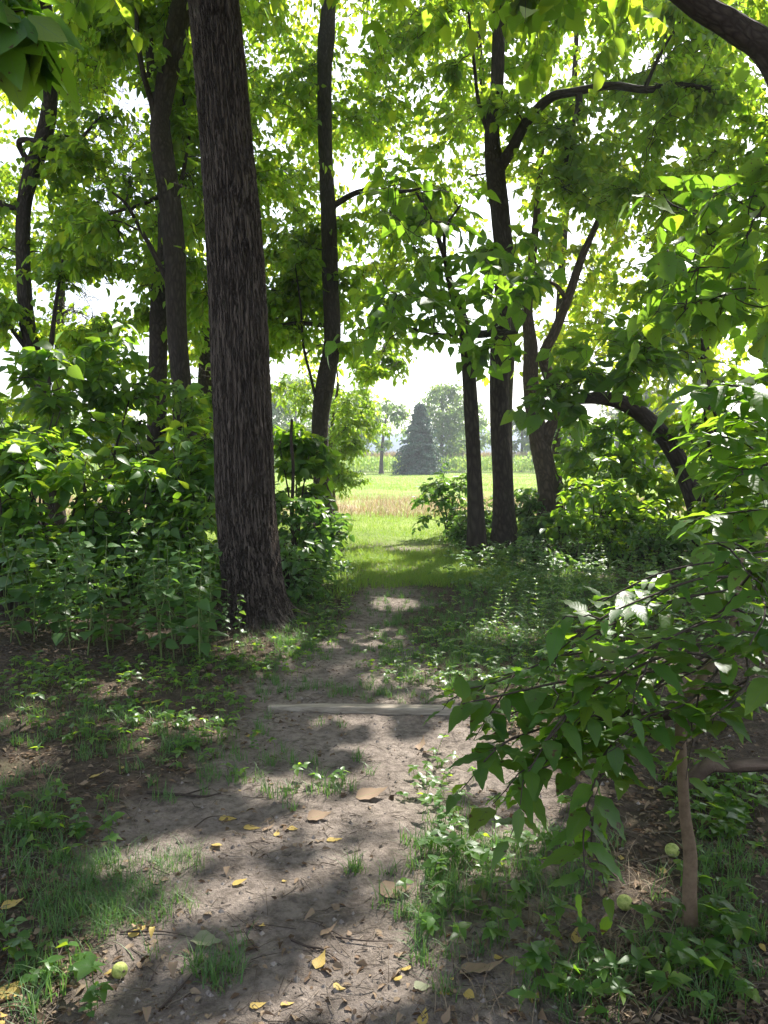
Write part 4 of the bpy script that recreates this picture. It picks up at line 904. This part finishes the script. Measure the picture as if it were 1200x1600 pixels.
def rand_fallen(n, mat, label, group, rng, wr_=(.02, .05), cond=None):
    """small leaves, all alike: first one built, the rest copied"""
    protos = []
    for k in range(5):
        t_ = tmpl_fine(w=rng.uniform(.28, .42), fold=rng.uniform(0, .9), droop=rng.normal(0, .35), heart=.03, wave=.012, nseg=6, curl=rng.uniform(0, .8))
        protos.append(t_)
    k = 0; first = {}
    while k < n:
        px = rng.uniform(-20, 1220); py = 1000 + 620*rng.random()**.8
        p = G(px, py)
        if cond and not cond(px, py, p): continue
        p = np.array([p[0], p[1], gsurf(p[0], p[1])+.004]); v = int(rng.integers(0, 5)); s = rng.uniform(*wr_)
        if v not in first:
            V, Q, uv = leaves_geo(np.array([[-.5, 0, 0.]]), np.array([[1., 0, 0]]), UP[None], [1.0], protos[v])
            V[:, 2] -= V[:, 2].min(); o = mesh('fallen_leaf', V, Q, mat, None, uv=uv); first[v] = o
        else: o = link(first[v].copy())
        tag(o, label, 'leaf', group)
        o.location = tuple(float(q) for q in p); o.rotation_euler = (rng.normal(0, .12), rng.normal(0, .12), rng.uniform(0, 6.28)); o.scale = (s, s, s)
        k += 1
inp = lambda px, py, p: not (330 < px < 700 and 1200 < py < 1420) or rf.random() < .35
rand_fallen(34, L_YLF, 'small yellow fallen leaf scattered over the path and its edges', 'small yellow fallen leaves', rf, (.018, .042), inp)
rand_fallen(130, L_DEAD, 'small curled brown fallen leaf scattered over the ground', 'small brown fallen leaves', rf, (.015, .042), inp)

# ================================================================== LITTER, TWIGS, STONES
def on_ground(n, rng, x0=-4.2, x1=4.6, y0=1.7, y1=12, dens=None):
    y_ = y0 + (y1-y0)*rng.random(n)**1.6; hw = .62*y_+.3; x_ = rng.uniform(-1, 1, n)*hw
    if dens is not None:
        k = rng.random(n) < dens(x_, y_); x_, y_ = x_[k], y_[k]
    return np.stack([x_, y_, gsurf(x_, y_)], 1)
off = lambda x, y: (.12+.9*(1-path_mask(x, y)))*(.35+.9*(fbm(x*2.2, y*2.2, 0, 3, 71) > .48))
p = on_ground(60000, rf, dens=off); k = len(p)
az = rf.uniform(0, 6.28, k); d = np.stack([np.cos(az), np.sin(az), rf.normal(0, .25, k)], 1); nr = UP+rf.normal(0, .45, (k, 3))
V, Q, uv = leaves_geo(p+[0, 0, .004], d, nr, rf.uniform(.012, .062, k)**1.1, tmpl_fine(w=.32, fold=.6, droop=.35, nseg=3, wave=.05), rf.uniform(.4, 1.3, k))
tag(mesh('leaf_litter', V, Q, leaf_mat('litter_bits', [(.045, .03, .02), (.10, .065, .04), (.17, .115, .075), (.24, .18, .12), (.13, .10, .07)], (.2, .12, .06), .12, .8, .2), None, uv=uv), 'brown crumbled leaf litter on the forest floor', kind='stuff')
p = on_ground(20000, rf, dens=lambda x, y: .22+.8*off(x, y)); k = len(p); az = rf.uniform(0, 6.28, k)
C, Rd = twigs(p+[0, 0, .004], np.stack([np.cos(az), np.sin(az), rf.normal(.05, .12, k)], 1), rf.uniform(.02, .16, k)*rf.uniform(.5, 1.4, k), .0021, .08, 3, 4, .06, rf)
V, Q, B = tubes(C, Rd, 3); g_ = Geo(); g_.add(V, Q, B)
tag(g_.build('twig_debris', flat_mat('twig_bits', [(.04, .03, .022), (.11, .085, .065), (.22, .18, .14), (.07, .05, .04)], island=True), None), 'fine broken twigs and bark strewn over the ground', kind='stuff')
# clods and grit on the path
p = on_ground(12000, rf, y1=8.5, dens=lambda x, y: .25+.75*path_mask(x, y)); k = len(p)
oc = np.array([[1, 0, 0], [0, 1, 0], [-1, 0, 0], [0, -1, 0], [0, 0, 1], [0, 0, -.6]], float); of = np.array([[0, 1, 4], [1, 2, 4], [2, 3, 4], [3, 0, 4], [1, 0, 5], [2, 1, 5], [3, 2, 5], [0, 3, 5]])
s = .0018+.011*rf.random(k)**3.2
V = p[:, None] + (oc[None]*rf.uniform(.6, 1.3, (k, 6, 3)))*s[:, None, None]
Tq = (of[None]+(np.arange(k)*6)[:, None, None]).reshape(-1, 3)
tag(mesh('soil_crumbs', V.reshape(-1, 3), Tq, flat_mat('crumb', [(.06, .05, .04), (.16, .135, .12), (.28, .245, .22), (.10, .085, .07)], island=True, rough=.95), None, False), 'small crumbs of soil and grit on the path', kind='stuff')
def twig(label, pts, r, sub=()):
    P3 = []
    for (px, py, h) in pts:
        q = G(px, py); P3.append([q[0], q[1], gsurf(q[0], q[1])+h+r*.6])
    V, Fs, B = trunk_geo(P3, [r, r*.85, r*.35], 8, .012, .2, 0, int(pts[0][0])); g_ = Geo(); g_.add(V, Fs, B)
    for sp in sub:
        S3 = []
        for (px, py, h) in sp:
            q = G(px, py); S3.append([q[0], q[1], gsurf(q[0], q[1])+h+r*.4])
        V, Fs, B = trunk_geo(S3, [r*.6, r*.3], 6, .012, .2, 0, 3); g_.add(V, Fs, B)
    tag(g_.build('twig', TWIG, None), label, 'twig')
twig('thin straight dark twig leading to the grey-green curled leaf', [(188, 1452, .003), (250, 1452, .006), (300, 1458, .004)], .0035)
twig('curved dark twig with a side shoot in the bottom sun patch', [(455, 1460, .003), (480, 1475, .008), (505, 1478, .006), (530, 1494, .003)], .004, [[(480, 1475, .006), (498, 1488, .012)]])
twig('long thin twig reaching from the right edge of the path', [(520, 1455, .004), (570, 1466, .01), (620, 1462, .004)], .0032, [[(540, 1459, .006), (500, 1440, .008), (480, 1432, .004)]])
twig('forked dark root-like twig left of the path', [(230, 1238, .003), (285, 1240, .008), (320, 1244, .012), (345, 1236, .004)], .008, [[(290, 1240, .01), (325, 1228, .01)]])
twig('bent grey twig at the left edge of the ground', [(18, 1150, .004), (30, 1140, .02), (45, 1126, .01), (52, 1118, .004)], .010)
twig('thin pale twig across the path centre', [(385, 1313, .003), (410, 1312, .005), (433, 1312, .003)], .0022)
twig('slender dark twig beside the yellow leaf pair', [(304, 1288, .003), (325, 1276, .01), (350, 1270, .005)], .003)
twig('short stick lying on litter under the hanging leaves', [(920, 1480, .004), (926, 1465, .012), (932, 1448, .006)], .005)
twig('thin dry twig left of the large curled brown leaf', [(700, 1480, .01), (706, 1500, .04), (712, 1530, .004)], .003)
twig('long thin twig in the litter at lower right', [(870, 1370, .004), (905, 1380, .03), (950, 1410, .01)], .005)
twig('crooked stick in the litter right of the path', [(1010, 1600, .004), (1060, 1560, .04), (1100, 1540, .03), (1130, 1480, .01)], .004)
twig('dark stick below the bark fragments at lower left', [(250, 1570, .003), (285, 1535, .01), (300, 1515, .004)], .004)
# ================================================================== LOW PLANTS
CLEAR = [(187, 1530, 42, 45), (976, 1432, 28, 34), (1050, 1352, 22, 24), (755, 1520, 60, 36), (132, 1240, 30, 26), (900, 1475, 26, 30), (215, 1465, 26, 22), (325, 1475, 40, 24)]
def region_pts(regs, rng, thin=1.0):
    out = []
    for (cx, cy_, rx, ry, n_) in regs:
        n_ = int(n_*thin); a = rng.uniform(0, 6.283, n_); r = np.sqrt(rng.random(n_))*(1+.25*rng.normal(0, 1, n_).clip(-1, 1))
        for x, y_ in zip(cx+rx*r*np.cos(a), cy_+ry*r*np.sin(a)):
            if y_ > 840 and not any(((x-a_)/c_)**2+((y_-b_)/d_)**2 < 1 for a_, b_, c_, d_ in CLEAR): q = G(x, y_); out.append([q[0], q[1]])
    out = np.array(out); return np.column_stack([out, gsurf(out[:, 0], out[:, 1])])
def tufts(pts, per, spread, rng):
    n = len(pts); q = np.repeat(pts, per, 0); q[:, :2] += rng.normal(0, spread, (n*per, 2)); q[:, 2] = gsurf(q[:, 0], q[:, 1])-.004; return q
# fine feathery grass at lower left
blades('fine_grass', tufts(region_pts([(205, 1385, 85, 60, 44), (130, 1430, 70, 50, 16), (270, 1350, 60, 34, 12), (190, 1450, 80, 40, 18), (90, 1370, 80, 60, 10)], rf), 17, .026, rf), .085, .0026, GRASS, 'fine feathery green grass patch at the lower left', lean=1.3, rng=rf)
blades('woodland_grass', tufts(region_pts([(90, 1330, 120, 110, 36), (60, 1290, 80, 70, 30), (90, 1450, 110, 80, 12), (70, 1560, 90, 50, 14), (400, 1190, 190, 60, 45), (250, 1150, 190, 40, 60), (90, 1130, 120, 50, 40), (700, 1330, 60, 70, 45), (720, 1450, 90, 100, 35),
    (850, 1350, 120, 60, 50), (690, 1010, 120, 50, 190), (660, 950, 110, 40, 130), (480, 985, 60, 40, 130), (500, 930, 45, 45, 90), (380, 1020, 110, 30, 70), (800, 1000, 120, 70, 260), (900, 940, 150, 50, 420), (820, 900, 120, 30, 380), (620, 1075, 130, 20, 40), (430, 1075, 110, 20, 30),
    (1120, 1400, 90, 110, 60), (1000, 1540, 190, 60, 55), (340, 1510, 40, 30, 12), (360, 1480, 18, 12, 5), (650, 1400, 50, 60, 16), (550, 1350, 10, 8, 4), (490, 1225, 40, 14, 6), (880, 1080, 60, 40, 30)], rf), 16, .018, rf), .085, .0042, GRASS, 'green blades of woodland grass beside the path', lean=1.1, rng=rf)
blades('edge_grass', tufts(region_pts([(600, 890, 120, 22, 420), (560, 870, 80, 20, 300), (690, 872, 60, 14, 220), (600, 870, 90, 12, 200), (700, 900, 70, 14, 120), (640, 905, 90, 14, 120), (520, 900, 50, 30, 140), (760, 900, 70, 20, 160), (850, 900, 90, 26, 160)], rf), 12, .05, rf), .10, .008, LAWN, 'sunlit grass where the path meets the lawn strip', lean=.9, rng=rf)
blades('dry_stalks', tufts(region_pts([(60, 1250, 80, 50, 14), (50, 1080, 90, 30, 26), (900, 1400, 150, 70, 34), (760, 1540, 150, 60, 18), (300, 1010, 140, 30, 60), (720, 1400, 70, 50, 8), (1050, 1480, 120, 90, 30), (850, 920, 150, 30, 60)], rf), 7, .05, rf), .14, .0026, leaf_mat('dead_straw', [(.16, .12, .08), (.26, .2, .13), (.12, .085, .06)], (.2, .14, .07), .2, .8), 'dry pale stalks and bents among the low plants', lean=2.2, rng=rf)
def covers(name, pts, hgt, leaf, nl, mat, label, rng, tm=T_M):
    n = len(pts); h = hgt*rng.uniform(.4, 1.3, n); lean = rng.normal(0, .3, (n, 2))*h[:, None]
    top = pts + np.column_stack([lean, h]); C = np.stack([pts-[0, 0, .01], (pts+top)/2+rng.normal(0, .004, (n, 3)), top], 1)
    V, Q, B = tubes(C, np.full((n, 3), .0012+hgt*.006), 3); g_ = Geo()
    a = rng.uniform(0, 6.283, n)[:, None] + np.arange(nl)[None]*2*np.pi/nl + rng.normal(0, .25, (n, nl))
    d = np.stack([np.cos(a), np.sin(a), rng.normal(.05, .25, (n, nl))], -1); nr = UP + rng.normal(0, .3, (n, nl, 3)); nr = np.broadcast_to(nr, d.shape)
    V2, Q2, uv2 = leaves_geo(np.repeat(top, nl, 0), d.reshape(-1, 3), nr.reshape(-1, 3), (rng.uniform(.7, 1.25, (n, nl))*leaf).ravel(), tm, rng.uniform(.8, 1.2, n*nl))
    uv = np.vstack([np.tile([[.5, .3]], (len(V), 1)), uv2])
    return tag(mesh(name, np.vstack([V, V2]), [Q, Q2+len(V)], mat, None, uv=uv), label, kind='stuff')
covers('ground_cover', region_pts([(80, 1290, 110, 60, 34), (40, 1060, 90, 30, 90), (200, 1060, 170, 30, 170), (400, 1030, 110, 25, 90), (130, 1130, 150, 50, 70), (300, 1120, 120, 30, 60), (690, 1030, 130, 50, 230), (760, 960, 100, 50, 120), (860, 1030, 130, 60, 120), (500, 960, 60, 50, 110),
    (820, 1330, 130, 70, 40), (720, 1400, 70, 110, 20), (800, 1470, 120, 60, 10), (1120, 1330, 90, 60, 22), (1050, 1550, 170, 60, 14), (900, 1540, 120, 50, 18), (960, 1130, 160, 60, 100), (1130, 1240, 90, 40, 120), (60, 1500, 70, 60, 10), (490, 1220, 50, 14, 7),
    (330, 1170, 90, 40, 24), (430, 930, 40, 30, 60), (690, 1220, 50, 60, 30)], rf), .065, .042, 4, L_SH, 'low green leafy plants covering the ground around the path', rf)
covers('creeper_leaves', region_pts([(1080, 1530, 120, 70, 26), (830, 1500, 100, 50, 9), (800, 1440, 90, 40, 10), (1130, 1450, 70, 60, 14), (30, 1490, 40, 40, 4), (150, 1550, 40, 30, 3), (60, 1290, 60, 50, 8), (700, 1350, 40, 40, 10), (1140, 1290, 60, 30, 24)], rf), .08, .055, 5, L_BIG, 'five-fingered creeper leaves low on the ground', rf, T_M)
covers('far_cover', region_pts([(830, 910, 130, 40, 260), (940, 940, 130, 50, 240), (1000, 880, 120, 26, 200), (480, 900, 60, 40, 300), (100, 900, 130, 40, 500), (260, 900, 90, 40, 300), (460, 860, 60, 20, 200), (760, 875, 60, 16, 160), (1100, 960, 110, 60, 300)], rf), .17, .06, 5, L_WEED, 'knee-low weeds spread under the shrubs', rf, T_S)
# --- countable weeds
def make_weed(kind, seed):
    rng = np.random.default_rng(seed+4000)
    o = empty('weed', (0, 0, 0)); g_ = Geo(); lv = Leaves(); h = 1.0
    if kind == 'broad':
        C = catmull([[0, 0, -.02], [rng.normal(0, .04), rng.normal(0, .04), .5], [rng.normal(0, .1), rng.normal(0, .1), 1.0]], 10)[None]
        V, Q, B = tubes(C, np.linspace(.006, .003, 10)[None], 5); g_.add(V, Q, B)
        a0 = rng.uniform(0, 6.28)
        for k, t in enumerate(np.linspace(.30, 1, 8)):
            if rng.random() < .12: continue
            p = C[0][min(9, int(t*9))]; a = a0 + (k % 2)*1.57 + rng.normal(0, .2)
            for s in (0, math.pi):
                sz = .17*(1-.4*t)*rng.uniform(.75, 1.2)
                d = np.array([math.cos(a+s), math.sin(a+s), rng.uniform(-.45, .25)])
                pet = p + d*.045*(1.2-t)
                V, Q, B = tubes(np.stack([p, (p+pet)/2+UP*.006, pet])[None], np.full((1, 3), .0018), 3); g_.add(V, Q, B)
                lv.add(pet[None], d[None], (UP+rng.normal(0, .3, 3))[None], np.array([sz]))
        tm = T_H
    else:
        C = catmull([[0, 0, -.02], [rng.normal(0, .03), rng.normal(0, .03), .5], [rng.normal(0, .1), rng.normal(0, .1), 1.0]], 12)[None]
        V, Q, B = tubes(C, np.linspace(.007, .002, 12)[None], 5); g_.add(V, Q, B)
        for k in range(34):
            t = .15+.85*k/34; p = C[0][min(11, int(t*11))]; a = k*2.4
            d = np.array([math.cos(a), math.sin(a), .45+.3*t]); lv.add(p[None], d[None], (UP+rng.normal(0, .2, 3))[None], np.array([.17*(1-.55*t)*rng.uniform(.8, 1.2)]))
        tm = tmpl_fine(w=.13, nseg=4, droop=.25, fold=.1)
    g_.build('stem', STEMG, o); lv.build('leaves', L_WEED if kind == 'broad' else L_SH, o, tm); return o
def put_weed(protos, used, i, x, y_, s, label, group, rng):
    v = i % len(protos)
    o = protos[v] if v not in used else copy_tree(protos[v]); used.add(v)
    o.location = (float(x), float(y_), float(gsurf(x, y_))); o.rotation_euler = (rng.normal(0, .08), rng.normal(0, .08), rng.uniform(0, 6.28)); sx = s*rng.uniform(.9, 1.1)
    o.scale = (sx*1.1, sx*1.1, s); tag(o, label, 'weed', group); return o
pr_b = [make_weed('broad', k) for k in range(6)]; used = set(); k = 0
while k < 150:
    px = rf.uniform(-60, 395); py = rf.uniform(915, 1062)
    if py > 1000 + .20*px*(px < 200) + 40*(px >= 200) or (px > 330 and py > 1010): continue
    q = G(px, py); s = rf.uniform(.4, 1.0)*(1 if px < 330 else .6)
    put_weed(pr_b, used, k, q[0], q[1], s, 'upright pale-stemmed weed with heart-shaped leaves in the dense stand left of the massive trunk', 'tall weeds left of the massive trunk', rf); k += 1
pr_n = [make_weed('narrow', k) for k in range(3)]; used = set()
for k in range(90):
    px = rf.uniform(770, 1100); py = rf.uniform(872, 1015); q = G(px, py)
    put_weed(pr_n, used, k, q[0], q[1], rf.uniform(.2, .6), 'narrow-leaved weed in the rough ground right of the path', 'narrow-leaved weeds right of the path', rf)
for (px, py, s, lab) in [(872, 1000, .66, 'pale feathery narrow-leaved weed standing alone, left one of two'), (955, 975, .62, 'pale feathery narrow-leaved weed, right one of two, left of the big leaves')]:
    q = G(px, py); o = put_weed(pr_n, used, 1, q[0], q[1], s, lab, None, rf)
    if 'group' in o: del o['group']
used = set()
pr_s = [make_weed('broad', 20+k) for k in range(4)]
for k in range(60):
    px = rf.uniform(760, 1110); py = rf.uniform(866, 1060); q = G(px, py)
    put_weed(pr_s, used, k, q[0], q[1], rf.uniform(.16, .4), 'small broad-leaved weed in the rough ground right of the path', 'small broad-leaved weeds right of the path', rf)
used = set()
for (px, py, s, lab) in [(130, 1300, .16, 'young broad-leaved seedling standing in the grass at the left'), (42, 1505, .15, 'leafy seedling at the lower left edge'), (140, 1585, .09, 'small pale seedling near the bottom left'), (395, 1165, .09, 'tiny seedling left of the path below the board'), (690, 1290, .14, 'seedling at the right edge of the path')]:
    q = G(px, py); o = copy_tree(pr_b[3]); o.location = (float(q[0]), float(q[1]), float(gsurf(q[0], q[1]))); o.rotation_euler.z = px; o.scale = (s*2.2, s*2.2, s)
    tag(o, lab, 'seedling'); o.name = 'seedling'
    if 'group' in o: del o['group']
# ================================================================== AIR
hm, hn, ho = newmat('haze_air'); hb = NB(hn)
pv = hb('ShaderNodeVolumePrincipled', {'Color': (.86, .93, 1.0, 1), 'Density': .0010, 'Anisotropy': .3})
hn.links.new(pv.outputs[0], ho.inputs['Volume'])
x0, x1, y0, y1, z0, z1 = -345, 345, -75, 395, -4, 32
V = np.array([[x, y, z] for z in (z0, z1) for y in (y0, y1) for x in (x0, x1)], float)
Q = np.array([[0, 2, 3, 1], [4, 5, 7, 6], [0, 1, 5, 4], [2, 6, 7, 3], [0, 4, 6, 2], [1, 3, 7, 5]])
tag(mesh('haze', V, Q, hm, None, False), 'thin bright haze in the air over the field', kind='stuff')
